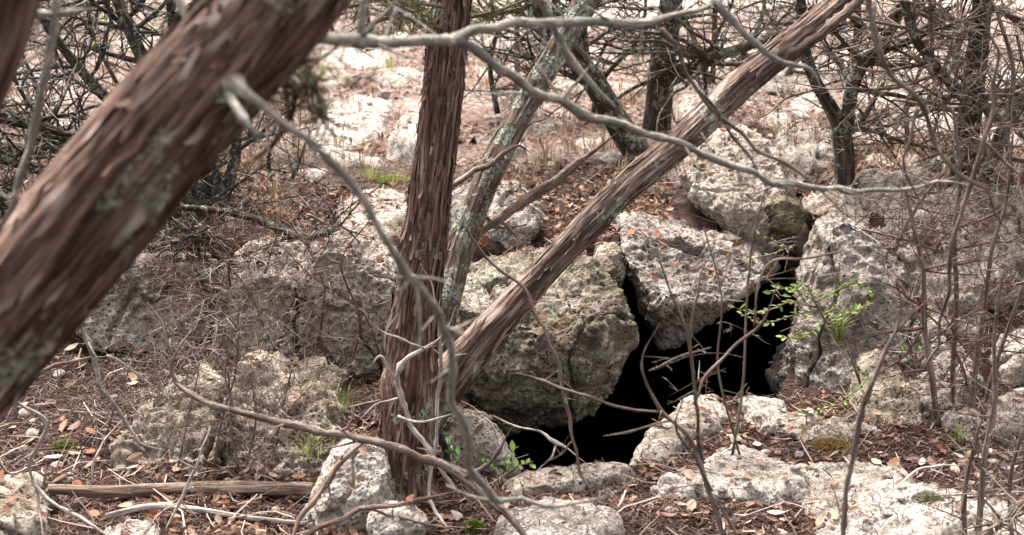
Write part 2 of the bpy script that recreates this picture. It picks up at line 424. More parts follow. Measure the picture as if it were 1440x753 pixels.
def slab(name, label, px, H, mat, **k):
    p = np.array([G(*q)[:2] for q in px]); c = p.mean(0)
    return slab_xy(name, label, c+(p-c)*1.17, H, mat, **k)

TOP = ((-.1, -.25, 1), .18)
lump('boulder', 'large dark mossy limestone boulder jutting out over the black cave mouth behind the leaning trunk',
     [(638,398),(660,385),(720,378),(790,374),(838,378),(862,395),(885,435),(889,465),(872,495),(868,525),(850,550),(826,574),(790,584),(768,602),(740,596),(705,594),(675,590),(652,572),(648,535),(648,500),(640,450)],
     4.95, .36, .50, M['mossy'], planes=[((.05, -.42, 1), .235), ((-.35, -1, .1), .30)], amp=.042, pit=.010, p=3.2, fr=3.4)
lump('boulder', 'pale pitted limestone boulder right of the dark litter gully, overhanging the cave',
     [(870,325),(900,316),(935,338),(985,345),(1040,345),(1072,358),(1066,378),(1026,396),(1004,416),(982,440),(962,466),(944,482),(918,474),(905,440),(893,400),(880,355)],
     5.35, .34, .5, M['grey'], planes=[((.1, -.6, 1), .15)], amp=.04, pit=.014, fr=3.2)
lump('boulder', 'big pale angular limestone boulder above the crevice, under the upper end of the leaning trunk',
     [(962,230),(998,198),(1062,192),(1096,215),(1094,245),(1112,265),(1086,302),(1078,350),(1066,392),(1034,404),(1018,352),(1012,315),(988,290),(964,266)],
     5.8, .34, .5, M['pale'], planes=[((.1, -.45, 1), .15)], amp=.045, pit=.007, fr=3.0)
lump('rock', 'olive-brown limestone block wedged in the crevice left of the pitted slab', [(1072,278),(1098,272),(1124,284),(1136,303),(1118,328),(1092,332),(1074,320)],
     5.6, .12, .3, M['olive'], amp=.02, pit=.003, sub=6)
lump('slab', 'tall grey pitted limestone slab forming the right wall of the cave, behind the green sapling',
     [(1168,318),(1200,312),(1230,338),(1258,378),(1276,430),(1272,490),(1264,560),(1230,590),(1160,600),(1124,592),(1100,565),(1112,512),(1128,455),(1140,410),(1154,360)],
     5.05, .62, .45, M['grey'], planes=[((-.22, -1, .5), .20)], amp=.045, pit=.012, p=3.4, fr=2.8, facets=2)
lump('rock', 'grey furrowed rock face right of the tall pitted slab, behind thin twigs', [(1238,352),(1290,318),(1345,338),(1352,400),(1330,470),(1290,520),(1262,505),(1250,430)], 5.3, .35, .5, M['grey'], planes=[((.05, -1, .9), .16)], amp=.045, pit=.012, p=3.0)
lump('rock', 'pale grey bedrock step between the forked tree and the tall pitted slab', [(1140,300),(1165,282),(1205,278),(1235,300),(1225,335),(1180,345),(1148,335)], 5.75, .25, .4, M['pale'], planes=[((0, -.6, 1), .10)], amp=.035, pit=.01, sub=6)
lump('rock', 'pale wedge-shaped limestone peak at the foot of the grey pitted slab',
     [(1252,508),(1278,540),(1300,588),(1296,622),(1240,634),(1190,620),(1192,592),(1212,552),(1232,522)], 4.6, .2, .45, M['tan'], planes=[((-.3, -.7, 1), .10)], amp=.03, pit=.006, p=2.6, sub=6)
lump('boulder', 'grey lichened limestone boulder behind the lichen-covered stem, left of the dark litter hollow',
     [(640,285),(680,268),(730,262),(752,282),(756,305),(742,340),(715,365),(650,368),(630,330)], 5.5, .25, .35, M['grey'], planes=[((0, -.5, 1), .12)], amp=.035, pit=.007, sub=6)
lump('rock', 'tan flat-topped limestone block in the left ledge nearest the blurred trunk',
     [(110,420),(135,378),(200,362),(270,366),(318,385),(326,450),(310,485),(250,478),(180,476),(125,465)], 5.15, .2, .5, M['ledge'], planes=[((.15, -1, .25), .13)], amp=.036, pit=.012, sub=7, p=4.5, facets=10)
lump('rock', 'weathered limestone block left of the vertical crack in the left ledge',
     [(300,400),(335,372),(390,356),(420,362),(426,440),(428,520),(400,540),(345,532),(312,490)], 5.12, .24, .5, M['ledge'], planes=[((-.1, -1, .15), .16)], amp=.038, pit=.012, sub=7, p=4.5, facets=10)
lump('rock', 'tall limestone block between the vertical crack and the upright trunk',
     [(426,362),(450,338),(500,345),(545,372),(560,430),(548,500),(520,535),(470,540),(436,528),(430,450)], 5.12, .24, .5, M['ledge'], planes=[((.3, -1, .1), .15)], amp=.038, pit=.010, sub=7, p=4.5, facets=10)
lump('rock', 'mossy limestone block in the ledge behind the base of the lichen stem', [(560,400),(600,385),(640,395),(648,450),(645,520),(610,540),(565,520)],
     5.2, .2, .4, M['mossy'], amp=.03, pit=.008, sub=6)
lump('rock', 'small limestone block between the mossy boulder and the pitted boulder', [(842,352),(866,348),(878,372),(872,402),(850,410),(836,385)], 5.25, .12, .25, M['tan'], amp=.018, pit=.004, sub=6)
lump('rock', 'pale furrowed rock on the cave lip right of the upright trunk',
     [(618,600),(650,585),(682,592),(712,628),(738,662),(735,690),(690,700),(640,690),(622,650)], 4.12, .13, .16, M['pale'], amp=.02, pit=.004, p=2.5, sub=6)
lump('rock', 'tall white limestone rock leaning against the left side of the upright trunk',
     [(410,775),(438,700),(466,638),(500,622),(540,640),(548,700),(545,775)], 3.75, .12, .22, M['white'], amp=.02, pit=.005, p=2.6, sub=7)
lump('rock', 'small white rock at the foot of the upright trunk', [(520,735),(540,720),(575,722),(598,738),(590,756),(550,762),(525,755)], 3.55, .06, .08, M['white'], amp=.012, pit=.003, sub=6)
for lab, ol, yc in (('brown pitted limestone hummock at the left end of the rubble behind the fallen log', [(172,640),(196,585),(240,548),(290,540),(318,580),(316,660),(280,696),(210,690)], 4.2),
      ('brown pitted limestone hummock in the middle of the rubble behind the fallen log', [(290,620),(296,560),(340,530),(390,532),(414,560),(410,640),(380,692),(310,696)], 4.3),
      ('brown pitted limestone hummock at the right end of the rubble behind the fallen log', [(392,640),(402,585),(436,566),(462,585),(468,640),(440,692),(400,690)], 4.15)):
    lump('rock', lab, ol, yc, .2, .35, M['tan'], planes=[((0, -.7, 1), .07)], amp=.05, pit=.018, sub=6, fr=6.0, facets=4)
lump('rock', 'low broken limestone below the vertical crack, left of the upright trunk', [(372,545),(400,528),(450,522),(480,545),(476,590),(430,605),(385,590)], 4.65, .14, .25, M['tan'], amp=.03, pit=.009, sub=6)
# near lip and foreground outcrop
slab('slab', 'pale limestone lip on the right rim of the cave mouth', [(888,648),(900,622),(938,592),(962,562),(1010,558),(1040,580),(1010,610),(960,630),(930,648)], .025, M['pale'], amp=.018)
slab('slab', 'pale flat limestone along the rim below the pitted slab', [(1030,566),(1085,568),(1110,592),(1160,596),(1230,604),(1262,612),(1200,628),(1120,626),(1050,612)], .045, M['pale'], amp=.028)
slab('slab', 'long smooth limestone slab at the front edge of the cave mouth', [(690,690),(740,676),(820,668),(884,656),(906,662),(880,680),(800,698),(720,708)], .045, M['pale'], amp=.014, pit=.003)
slab('slab', 'pale limestone outcrop in the middle of the right foreground', [(890,694),(975,672),(996,632),(1040,626),(1090,646),(1140,670),(1150,698),(1060,708),(950,708)], .04, M['white'], amp=.026)
slab('slab', 'large white limestone slab at the bottom right corner', [(1100,666),(1145,644),(1200,636),(1268,642),(1300,680),(1360,700),(1430,722),(1480,750),(1440,810),(1180,810),(1120,720)], .04, M['white'], amp=.035, rings=60, secs=300)
slab('slab', 'pale limestone slab at the bottom edge beside the moss', [(690,740),(760,722),(850,726),(885,748),(850,790),(700,790)], .06, M['white'], amp=.028)
slab('slab', 'pale limestone behind the bare stems at the right edge', [(1385,590),(1445,578),(1480,600),(1470,632),(1395,628)], .10, M['pale'], amp=.03)
slab('slab', 'low limestone among the bare stems right of the wedge rock', [(1318,592),(1370,588),(1386,606),(1330,612)], .05, M['pale'], amp=.02)
slab('slab', 'white rock at the bottom left edge under the pale twigs', [(140,760),(180,738),(230,748),(240,790),(150,790)], .05, M['white'], amp=.02)
slab('slab', 'grey rock at the bottom left corner', [(-20,700),(30,680),(60,700),(70,760),(-30,780)], .07, M['tan'], amp=.03)
# upper shelf: flat outcrops
slab('slab', 'white flat outcrop on the upper shelf left of the upright trunk', [(425,190),(455,150),(520,130),(560,150),(545,190),(500,215),(440,222)], .04, M['white'], amp=.02, pit=.01)
slab('slab', 'white rock bump left of the upright trunk on the upper shelf', [(545,222),(560,192),(600,188),(612,215),(590,236)], .14, M['white'], amp=.03)
slab('slab', 'pale pitted outcrop beside the moss left of the upright trunk', [(455,330),(480,290),(540,275),(585,282),(590,320),(540,338)], .05, M['pale'], amp=.03, pit=.012)
slab('slab', 'grey-white bedrock shelf above the tall pitted slab', [(1190,300),(1220,262),(1300,250),(1330,285),(1290,330),(1240,350)], .07, M['pale'], amp=.04, pit=.01)
slab('slab', 'broad pale limestone slope rising to the right edge behind the wiry stems', [(1240,385),(1275,310),(1350,282),(1450,285),(1500,330),(1490,400),(1420,428),(1360,470),(1300,520),(1262,490)], .10, M['pale'], amp=.055, pit=.014, rings=60, secs=260)
slab('slab', 'low grey limestone apron right of the pale wedge rock', [(1262,575),(1280,515),(1335,490),(1378,525),(1366,580),(1310,600)], .07, M['grey'], amp=.035, pit=.01)
slab('slab', 'small pale limestone step at the right edge below the broad slope', [(1395,500),(1430,478),(1475,490),(1470,530),(1420,540)], .06, M['pale'], amp=.035)
slab('slab', 'flat grey bedrock behind the angular boulder', [(1085,215),(1110,190),(1165,190),(1180,240),(1140,262),(1105,250)], .10, M['grey'], amp=.03)
rs = random.Random(5)
for k, (a, b, w) in enumerate([(440,250,26),(560,110,40),(470,110,36),(715,215,24),(760,180,34),(830,205,26),(870,190,22),(980,150,46),(1060,120,60),(1140,150,50),(1240,140,55),(1240,195,40),(1320,175,52),(1420,200,50),(1000,95,55),(1180,95,60),(1300,110,60),(240,110,40),(90,170,44),(380,130,36),(330,60,40),(560,60,44),(700,100,40),(1090,75,50),(1400,110,55),(800,130,30),(880,130,32),(510,85,60),(430,60,50),(600,150,40),(500,230,40),(340,150,40),(200,60,50),(60,110,50),(700,60,50),(820,80,50),(1030,60,60),(1130,110,70),(1270,80,70),(1360,150,60),(1260,225,50),(1350,235,45),(1100,175,40),(1000,130,40),(750,150,30)]):
    pts = []
    for q in range(9):
        an = q/9*6.283; rr = w*rs.uniform(.65, 1.25)
        pts.append((a+math.cos(an)*rr, b+math.sin(an)*rr*.32))
    slab('bedrock_patch', None, pts, rs.uniform(.01, .05), M['white' if k % 3 == 0 else 'pale'], amp=.02, rings=22, secs=90, parent=ground)

# loose stones, one mesh for each of six shapes
def stone_mesh(k):
    V, F = ico(4); rng = np.random.default_rng(50+k)
    V = V*np.array([1, rng.uniform(.6, .9), rng.uniform(.35, .6)])
    for _ in range(8):
        n = rng.normal(size=3); n /= np.linalg.norm(n); s = (V@n).max(); V = softclip(V, n, s*rng.uniform(.7, .9), 0)
    V = V*(1+.10*fbm(V*2.5, 4, k)[:,None])
    return mk('stone', V, F, M['pale' if k % 2 else 'white'], mesh_only=True)
STONES = [stone_mesh(k) for k in range(6)]
def put_stone(x, y, s, label, group=None):
    z, n, r = NEAR.get(np.array([x]), np.array([y]))
    if y > 7.2: z, n, r = FAR.get(np.array([x]), np.array([y]))
    if z[0] < -1: return
    o = bpy.data.objects.new('stone', STONES[rs.randrange(6)]); col.objects.link(o)
    o.location = (x, y, float(z[0])+s*.18); o.scale = (s, s, s); o.rotation_euler = (rs.uniform(-.3, .3), rs.uniform(-.3, .3), rs.uniform(0, 6.28))
    return tag(o, label, 'stone', group)
for k in range(46):
    a, b = rs.uniform(880, 1440), rs.uniform(600, 750); g = G(a, b)
    put_stone(g[0], g[1], rs.uniform(.008, .02), 'small pale stone lying in the litter of the right foreground', 'small stones in the right foreground')
for k in range(22):
    a, b = rs.uniform(0, 420), rs.uniform(520, 750); g = G(a, b)
    put_stone(g[0], g[1], rs.uniform(.010, .03), 'small pale stone lying in the litter of the left foreground', 'small stones in the left foreground')
for k in range(40):
    a, b = rs.uniform(400, 1440), rs.uniform(40, 260); g = G(a, b)
    put_stone(g[0], g[1], rs.uniform(.02, .08), 'pale stone lying on the upper shelf among the litter', 'stones on the upper shelf')

# ------------------------------------------------------------------ tubes
def resample(pts, step):
    """Catmull-Rom through pts (N x 4: x y z r)"""
    p = np.asarray(pts, float); q = np.vstack([2*p[0]-p[1], p, 2*p[-1]-p[-2]]); out = []
    for i in range(1, len(q)-2):
        n = max(2, int(np.linalg.norm(q[i+1,:3]-q[i,:3])/step)); t = np.linspace(0, 1, n, endpoint=False)[:,None]
        a, b, c, d = q[i-1], q[i], q[i+1], q[i+2]
        out.append(.5*((2*b)+(-a+c)*t+(2*a-5*b+4*c-d)*t**2+(-a+3*b-3*c+d)*t**3))
    out.append(p[-1:]); o = np.vstack(out); o[:,3] = np.maximum(o[:,3], .0003); return o
def frames(C):
    T = np.gradient(C, axis=0); T /= np.maximum(np.linalg.norm(T, axis=1, keepdims=True), 1e-9)
    n = np.cross(T[0], [0, 0, 1.0]);
    if np.linalg.norm(n) < 1e-3: n = np.array([1.0, 0, 0])
    N = np.zeros_like(C); N[0] = n/np.linalg.norm(n)
    for i in range(1, len(C)):
        v = N[i-1]-T[i]*(N[i-1]@T[i]); N[i] = v/max(np.linalg.norm(v), 1e-9)
    return T, N, np.cross(T, N)
class Tubes:
    def __init__(s): s.V, s.F, s.T, s.n = [], [], [], 0
    def add(s, path, sides=6, relief=None, seed=0, cap=True):
        C = path[:,:3]; r = path[:,3]; T, N, B = frames(C)
        L = np.concatenate([[0], np.cumsum(np.linalg.norm(np.diff(C, axis=0), axis=1))])
        a = np.linspace(0, 2*math.pi, sides, endpoint=False); ca, sa = np.cos(a), np.sin(a)
        r0 = np.mean(r)
        tc = np.stack([np.outer(np.ones(len(r))*r0, ca), np.outer(np.ones(len(r))*r0, sa), np.repeat(L[:,None], sides, 1)], -1).reshape(-1, 3) + np.array([seed*.37, seed*.11, seed*1.7])
        rr = np.repeat(r[:,None], sides, 1)
        if relief: rr = rr + relief(tc, rr.ravel()).reshape(rr.shape)
        V = C[:,None,:] + rr[:,:,None]*(N[:,None,:]*ca[None,:,None]+B[:,None,:]*sa[None,:,None])
        m = len(r); i = np.arange(m*sides).reshape(m, sides)+s.n
        F = np.stack([i[:-1], np.roll(i, -1, 1)[:-1], np.roll(i, -1, 1)[1:], i[1:]], -1).reshape(-1, 4)
        V = V.reshape(-1, 3)
        if cap:
            V = np.vstack([V, C[:1], C[-1:]]); k0 = s.n+m*sides; tc = np.vstack([tc, tc[:1], tc[-1:]])
            F = np.vstack([F, np.stack([np.roll(i[0], -1), i[0], np.full(sides, k0), np.full(sides, k0)], -1), np.stack([i[-1], np.roll(i[-1], -1), np.full(sides, k0+1), np.full(sides, k0+1)], -1)])
        s.V.append(V); s.F.append(F); s.T.append(tc); s.n += len(V)
    def build(s, name, mat, parent=None, loc=None):
        V = np.vstack(s.V); F = np.vstack(s.F); tri = F[:,2] == F[:,3]
        return mk(name, V, [F[~tri], F[tri][:,:3]], mat, parent, attrs={'tc': ('FLOAT_VECTOR', np.vstack(s.T))}, loc=loc)
def bark_relief(amp, k=1.0, seed=0):
    def f(tc, r):
        q = tc*np.array([24*k, 24*k, 2.3*k])
        d = amp*(.9*fbm(q, 3, seed, ridged=True)-.3) + amp*.7*fbm(tc*np.array([70*k, 70*k, 5*k]), 3, seed+5, ridged=True) + amp*.8*fbm(tc*np.array([9, 9, 3.0]), 3, seed+9)
        return d
    return f
def pxpath(q):
    """(px, py, y, radius px) -> x y z r"""
    return [np.append(P(a, b, y), R(r, y)) for a, b, y, r in q]
def trunk(parent, q, mat, amp=.006, sides=72, step=.012, name='trunk', k=1.0, extra=(), pre=(), strips=0, **sk):
    RN[0] += 1
    pts = list(pre)+pxpath(q)+list(extra)
    t = Tubes(); t.add(resample(pts, step), sides, bark_relief(amp, k, RN[0]), RN[0])
    if strips: shag(parent, q, mat, strips, RN[0], **sk)
    return t.build(name, mat, parent)
def shag(parent, q, mat, n, seed, W=(.003, .008), Ls=(.06, .28), s0=0.0, s1=1.0):
    """loose strips of bark lying along a trunk, their ends lifting off"""
    rng = np.random.default_rng(seed); p = resample(pxpath(q), .012); C = p[:,:3]; T, N, B = frames(C)
    L = np.concatenate([[0], np.cumsum(np.linalg.norm(np.diff(C, axis=0), axis=1))]); Vs, Ts, k = [], [], 9
    for j in range(n):
        a0 = rng.uniform(0, 6.283); l = rng.uniform(*Ls); c0 = rng.uniform(s0, s1)*(L[-1]-l); w = rng.uniform(*W); lift = rng.uniform(.001, .006); e = rng.uniform(-.2, 1, 2)*.016
        ss = np.linspace(c0, c0+l, k); t = np.linspace(-1, 1, k); ang = a0+np.cumsum(rng.normal(size=k)*.03)
        f = lambda A: np.stack([np.interp(ss, L, A[:,c]) for c in range(A.shape[1])], 1)
        Ci, Ni, Bi, ri = f(C), f(N), f(B), np.interp(ss, L, p[:,3])
        rad = ri+.004+lift+np.where(t < 0, e[0], e[1])*np.abs(t)**4
        wd = w*(1-.6*np.abs(t)**3)
        for sg in (-1, 1):
            an = ang+sg*wd/ri; Vs.append(Ci+rad[:,None]*(Ni*np.cos(an)[:,None]+Bi*np.sin(an)[:,None])); Ts.append(np.stack([np.cos(an)*.07+j*.013, np.sin(an)*.07, ss], 1))
    V = np.array(Vs).reshape(n, 2, k, 3); Tt = np.array(Ts).reshape(-1, 3); i = np.arange(n*2*k).reshape(n, 2, k)
    F = np.stack([i[:,0,:-1], i[:,1,:-1], i[:,1,1:], i[:,0,1:]], -1).reshape(-1, 4)
    return tag(mk('bark_strips', V.reshape(-1, 3), F, mat, parent, attrs={'tc': ('FLOAT_VECTOR', Tt)}), kind='stuff')
def branch(parent, q, mat, name='branch', sides=10, step=.015, wob=0.0, amp=.0, label=None, world=False, spur=.5, thin=.66, taper=1):
    RN[0] += 1; p = resample(q if world else pxpath(q), step); p[:,3] *= thin; wob *= .6
    rng = np.random.default_rng(RN[0]); L = np.concatenate([[0], np.cumsum(np.linalg.norm(np.diff(p[:,:3], axis=0), axis=1))]); env = np.minimum(1, np.minimum(L, 99)/.05)[:,None]
    if wob: p[:,:3] += env*wob*(np.stack([fbm(p[:,:3]*14+31*a+RN[0], 3, RN[0]+a) for a in range(3)], 1) + 1.6*np.stack([np.interp(L, np.arange(0, L[-1]+.2, .055), rng.normal(size=len(np.arange(0, L[-1]+.2, .055)))*.8) for a in range(3)], 1))
    kn = np.zeros(len(L)); nod = rng.uniform(0, L[-1], max(1, int(L[-1]/.07)))
    for c0 in nod: kn += np.exp(-((L-c0)/(.004+p[:,3].mean()*.6))**2)*rng.uniform(.05, .4)
    p[:,3] *= (1+np.minimum(kn, .6))
    if taper: p[:,3] *= np.interp(L/L[-1], [0, .12, .75, 1] if taper > 1 else [0, .01, .7, 1], [.35, 1, 1, .22] if taper > 1 else [1, 1, 1, .25])
    def rel(tc, r): return r*.45*fbm(tc*np.array([60, 60, 45.0]), 4, RN[0])+r*.28*fbm(tc*np.array([200, 200, 120.0]), 2, RN[0]+3)
    t = Tubes(); t.add(p, sides, rel, RN[0])
    if spur:
        for c0 in nod:
            if rng.uniform() > spur: continue
            i = int(np.argmin(np.abs(L-c0))); out = []; rr = p[i,3]
            d = rng.normal(size=3); d[1] *= .5; grow(p[i,:3], d, rng.uniform(.02, .05)+rr*rng.uniform(1, 9), max(rr*.38, .0009), 0, 1, rng, out, .9, 0, (1.2,), .5, (30, 70), .35, .02)
            for _, w in out: t.add(w, 5, None, RN[0])
    o = t.build(name, mat, parent)
    if label: o['label'] = label
    return o
def grow(p, d, L, r, lev, maxlev, rng, out, curl=.5, up=0.0, nch=(7, 5, 4), lenf=.55, spread=(35, 75), tip=.22, step=.05, t0=.15):
    n = max(4, int(L/step)); s = L/n; pts = [np.array(p, float)]; d = np.array(d, float); d /= np.linalg.norm(d); dirs = [d]
    for _ in range(n):
        d = d + rng.normal(size=3)*curl*math.sqrt(s)*.9 + np.array([0, 0, up*s]); d /= np.linalg.norm(d)
        pts.append(pts[-1]+d*s); dirs.append(d)
    rad = r*(1-(1-tip)*np.linspace(0, 1, n+1))
    out.append((lev, np.column_stack([np.array(pts), rad])))
    if lev >= maxlev: return
    for _ in range(max(1, int(nch[min(lev, len(nch)-1)]*rng.uniform(.75, 1.25)))):
        t = rng.uniform(t0, 1); i = min(n, int(t*n)); ax = rng.normal(size=3); ax -= dirs[i]*(ax@dirs[i]); ax /= max(np.linalg.norm(ax), 1e-6)
        an = math.radians(rng.uniform(*spread)); dd = dirs[i]*math.cos(an)+ax*math.sin(an)
        grow(pts[i], dd, L*lenf*rng.uniform(.45, 1.0)*(1-.35*t), max(rad[i]*.62, .0011), lev+1, maxlev, rng, out, curl, up, nch, lenf, spread, tip, step, .1)
def bush(parent, starts, mat, mat_tw, seed, maxlev=2, pale=0.0, **k):
    """starts: (point, direction, length, radius): each start a branch part, all finer twigs one part"""
    rng = np.random.default_rng(seed); tw = Tubes(); tp = Tubes(); n = 0
    for p, d, L, r in starts:
        out = []; grow(p, d, L, r, 0, maxlev, rng, out, **k)
        for lev, path in out:
            n += 1
            if lev == 0:
                t = Tubes(); t.add(resample(path, .03), 8, lambda tc, rr: rr*.2*fbm(tc*np.array([50, 50, 30.0]), 2, 3), seed+n); t.build('branch', mat, parent)
            else: (tp if rng.uniform() < pale else tw).add(path, 5 if lev == 1 else 4, None, seed+n)
    if tw.n: tag(tw.build('twigs', mat_tw, parent), kind='stuff')
    if tp.n: tag(tp.build('bleached_twigs', M['twig_pale'], parent), kind='stuff')

# ------------------------------------------------------------------ trees in front
def shade_crown(parent, cx, cy, cz, rx, ry, rz, n, seed, mat=None):  # unseen juniper foliage above the view, added to shade the foreground
    rng = np.random.default_rng(seed); q = rng.normal(size=(n, 3)); q /= np.linalg.norm(q, axis=1, keepdims=True)
    q *= rng.uniform(.25, 1, (n, 1))**.6; c = q*np.array([rx, ry, rz])
    keep = fbm(c*1.6+seed, 3, seed) > -.05; c = c[keep]+np.array([cx, cy, cz]); m = len(c)
    d = rng.normal(size=(m, 3)); d[:,2] += .3; d /= np.linalg.norm(d, axis=1, keepdims=True)
    s = np.cross(d, rng.normal(size=(m, 3))); s /= np.linalg.norm(s, axis=1, keepdims=True)
    L = rng.uniform(.05, .11, (m, 1)); W = rng.uniform(.008, .018, (m, 1))
    V = np.stack([c-s*W, c+s*W, c+d*L*.6+s*W*1.2, c+d*L, c+d*L*.6-s*W*1.2], 1).reshape(-1, 3)
    i = np.arange(m)[:,None]*5
    F3 = np.hstack([i+2, i+3, i+4]); F4 = np.hstack([i, i+1, i+2, i+4])
    g = rng.uniform(.6, 1.2, (m, 1)); C = np.hstack([g*.055, g*.085, g*.035, np.ones((m, 1))]).repeat(5, 0)
    return tag(mk('shade_crown', V, [F4, F3], M['green'], parent, attrs={'Col': ('FLOAT_COLOR', C)}), kind='stuff')

b0 = P(-150, 640, 1.68); b1 = P(0, 459, 1.72); dd = (b1-b0); root = b0 - dd*((b0[2]+.05)/dd[2])
FT = empty('juniper_tree', (root[0], root[1], 0), 'thick blurred red-brown trunk leaning across the upper left foreground', 'tree')
trunk(FT, [(-150,640,1.68,80),(0,459,1.72,78),(150,275,1.76,75),(260,145,1.80,73),(390,-5,1.85,70),(480,-110,1.9,66),(640,-330,2.0,58),(800,-700,2.1,45)], M['bark_fg'], .011, 120, .007, pre=[np.append(root, .105)], strips=300, W=(.003, .009), Ls=(.05, .22))
branch(FT, [(298,92,1.82,34),(328,117,1.75,26),(345,130,1.735,15),(366,145,1.73,11.5),(430,197,1.75,10),(490,255,1.8,10),(540,328,1.85,10.5),(580,388,1.9,11),(615,440,1.95,11),(632,510,2.0,11),(645,580,2.05,11),(654,640,2.1,11),(672,684,2.15,11),(720,706,2.2,10),(800,713,2.2,9),(862,692,2.15,8),(908,658,2.1,5)], M['bark_grey'], wob=.006, thin=.52, spur=.9, label='long grey lichened branch curving down from the trunk')
branch(FT, [(312,110,1.80,12),(332,150,1.71,11),(350,180,1.69,9),(376,192,1.70,5)], M['bark_grey'], 'branch_stub')
branch(FT, [(440,52,1.90,15),(520,57,2.05,14),(600,60,2.15,14),(640,55,2.25,14),(660,48,2.28,12),(720,38,2.35,12),(782,33,2.38,12),(850,28,2.4,11),(900,32,2.4,10),(955,22,2.45,10),(1005,6,2.5,10),(1060,-30,2.5,9)], M['bark_grey'], wob=.005, thin=.56, spur=.9)
branch(FT, [(610,58,2.2,12),(650,60,2.28,12),(700,92,2.33,11),(745,122,2.38,11),(800,150,2.42,11),(870,178,2.5,10),(960,208,2.6,9),(1050,240,2.66,8),(1110,262,2.7,8),(1200,268,2.8,7.5),(1300,263,2.9,7),(1345,261,2.9,6),(1405,272,2.95,4)], M['bark_grey'], wob=.006, thin=.56, spur=.9, label='long lichened branch running down to the right')
branch(FT, [(745,-20,2.5,9),(772,25,2.55,9),(800,78,2.6,9),(835,122,2.6,9),(868,154,2.6,7)], M['bark_grey'], wob=.003, thin=.56, spur=.9)
branch(FT, [(1000,0,2.5,9),(1030,30,2.5,8),(1065,62,2.5,7),(1100,88,2.52,6),(1140,100,2.55,5),(1158,130,2.55,3)], M['bark_grey'], wob=.004)
branch(FT, [(85,-40,2.0,10),(80,30,2.0,10),(72,90,2.0,10),(55,160,2.02,10),(35,230,2.04,10),(18,290,2.06,9),(-10,330,2.08,8)], M['bark_grey'], wob=.004, thin=.56, spur=.9)
branch(FT, [(40,20,2.0,7),(85,18,2.0,7),(134,14,2.0,4)], M['bark_grey'], wob=.003)
shade_crown(FT, .6, 1.6, 4.3, 2.2, 2.0, .9, 2000, 3)
CTR = empty('juniper_tree', P(-40, 300, 1.5)*np.array([1, 1, 0]), 'blurred trunk cut off by the top left corner', 'tree')
trunk(CTR, [(-260,560,1.5,62),(-110,260,1.5,58),(-30,80,1.5,54),(5,-20,1.5,50),(60,-200,1.5,45),(120,-500,1.6,38)], M['bark_fg'], .006, 72, .012, pre=[np.append(P(-260,560,1.5)+np.array([-.45, 0, -1.1]), .07)])
g = G(566, 702)
CT = empty('juniper_tree', g, 'upright shaggy red-brown juniper trunk standing at the left edge of the cave', 'tree')
yb = g[1]+.05
trunk(CT, [(560,735,yb,54),(565,700,yb,46),(569,660,yb+.01,40),(573,600,yb+.02,37),(577,526,yb+.04,35),(584,440,yb+.06,31),(597,350,yb+.08,28),(606,270,yb+.1,26),(615,200,yb+.13,24.5),(625,100,yb+.16,24),(634,0,yb+.2,24),(642,-100,yb+.22,23),(660,-350,yb+.3,20),(690,-700,yb+.5,14)], M['bark'], .012, 144, .006, strips=520, s1=.62)
for q in ([(548,690,yb,20),(525,712,yb-.05,15),(500,728,yb-.08,8),(485,745,yb-.1,3)], [(590,690,yb-.02,20),(618,708,yb-.05,14),(650,722,yb-.07,7),(670,735,yb-.1,3)], [(560,700,yb-.05,22),(556,730,yb-.14,13),(545,755,yb-.2,5)]):
    trunk(CT, q, M['bark'], .006, 32, .008, 'root')
shade_crown(CT, -.4, 4.3, 3.9, 1.5, 1.3, .9, 1600, 4)
LS = empty('juniper_tree', G(585, 640), 'lichen-crusted stem rising to the right behind the upright trunk', 'tree')
trunk(LS, [(575,660,4.15,24),(594,560,4.2,23),(610,480,4.25,22),(632,400,4.35,20),(655,330,4.45,18),(692,236,4.55,16),(737,152,4.7,16),(780,78,4.8,16),(830,-5,4.9,16),(880,-90,5,15),(980,-300,5.2,12)], M['bark_lichen'], .009, 80, .009, strips=90, W=(.002, .005), Ls=(.04, .14))
branch(LS, [(630,265,4.4,6),(660,245,4.45,6),(700,225,4.5,5.5),(725,205,4.5,4),(745,215,4.55,3)], M['deadwood'], 'dead_branch', wob=.004)
t = branch(LS, [(662,330,4.6,8),(694,312,4.55,10),(730,288,4.55,11),(770,262,4.55,10),(815,228,4.55,8),(845,205,4.55,6),(868,189,4.55,1)], M['deadwood'], 'broken_branch', wob=.004, label='broken grey-brown limb ending in a sharp point')
LL = empty('juniper_tree', G(575, 640), 'leaning brown trunk slanting up to the right in front of the mossy boulder', 'tree')
trunk(LL, [(560,650,4.02,32),(600,572,4.06,31),(650,512,4.1,27),(695,460,4.15,23),(735,415,4.2,21),(760,390,4.22,18),(800,347,4.25,18),(880,264,4.35,18.5),(960,197,4.45,18.5),(1040,120,4.55,18.5),(1110,64,4.65,18),(1190,-4,4.75,18),(1300,-100,4.9,17),(1500,-330,5.2,13)], M['bark_lean'], .008, 96, .007, strips=220, s1=.7, W=(.002, .005), Ls=(.05, .18))
branch(LL, [(1075,95,4.6,10),(1120,70,4.62,11),(1165,38,4.65,10),(1215,-5,4.7,8),(1260,-60,4.7,6)], M['bark_lean'], wob=.004)
shade_crown(LL, 2.4, 5.2, 3.6, 1.3, 1.2, .8, 1400, 5)

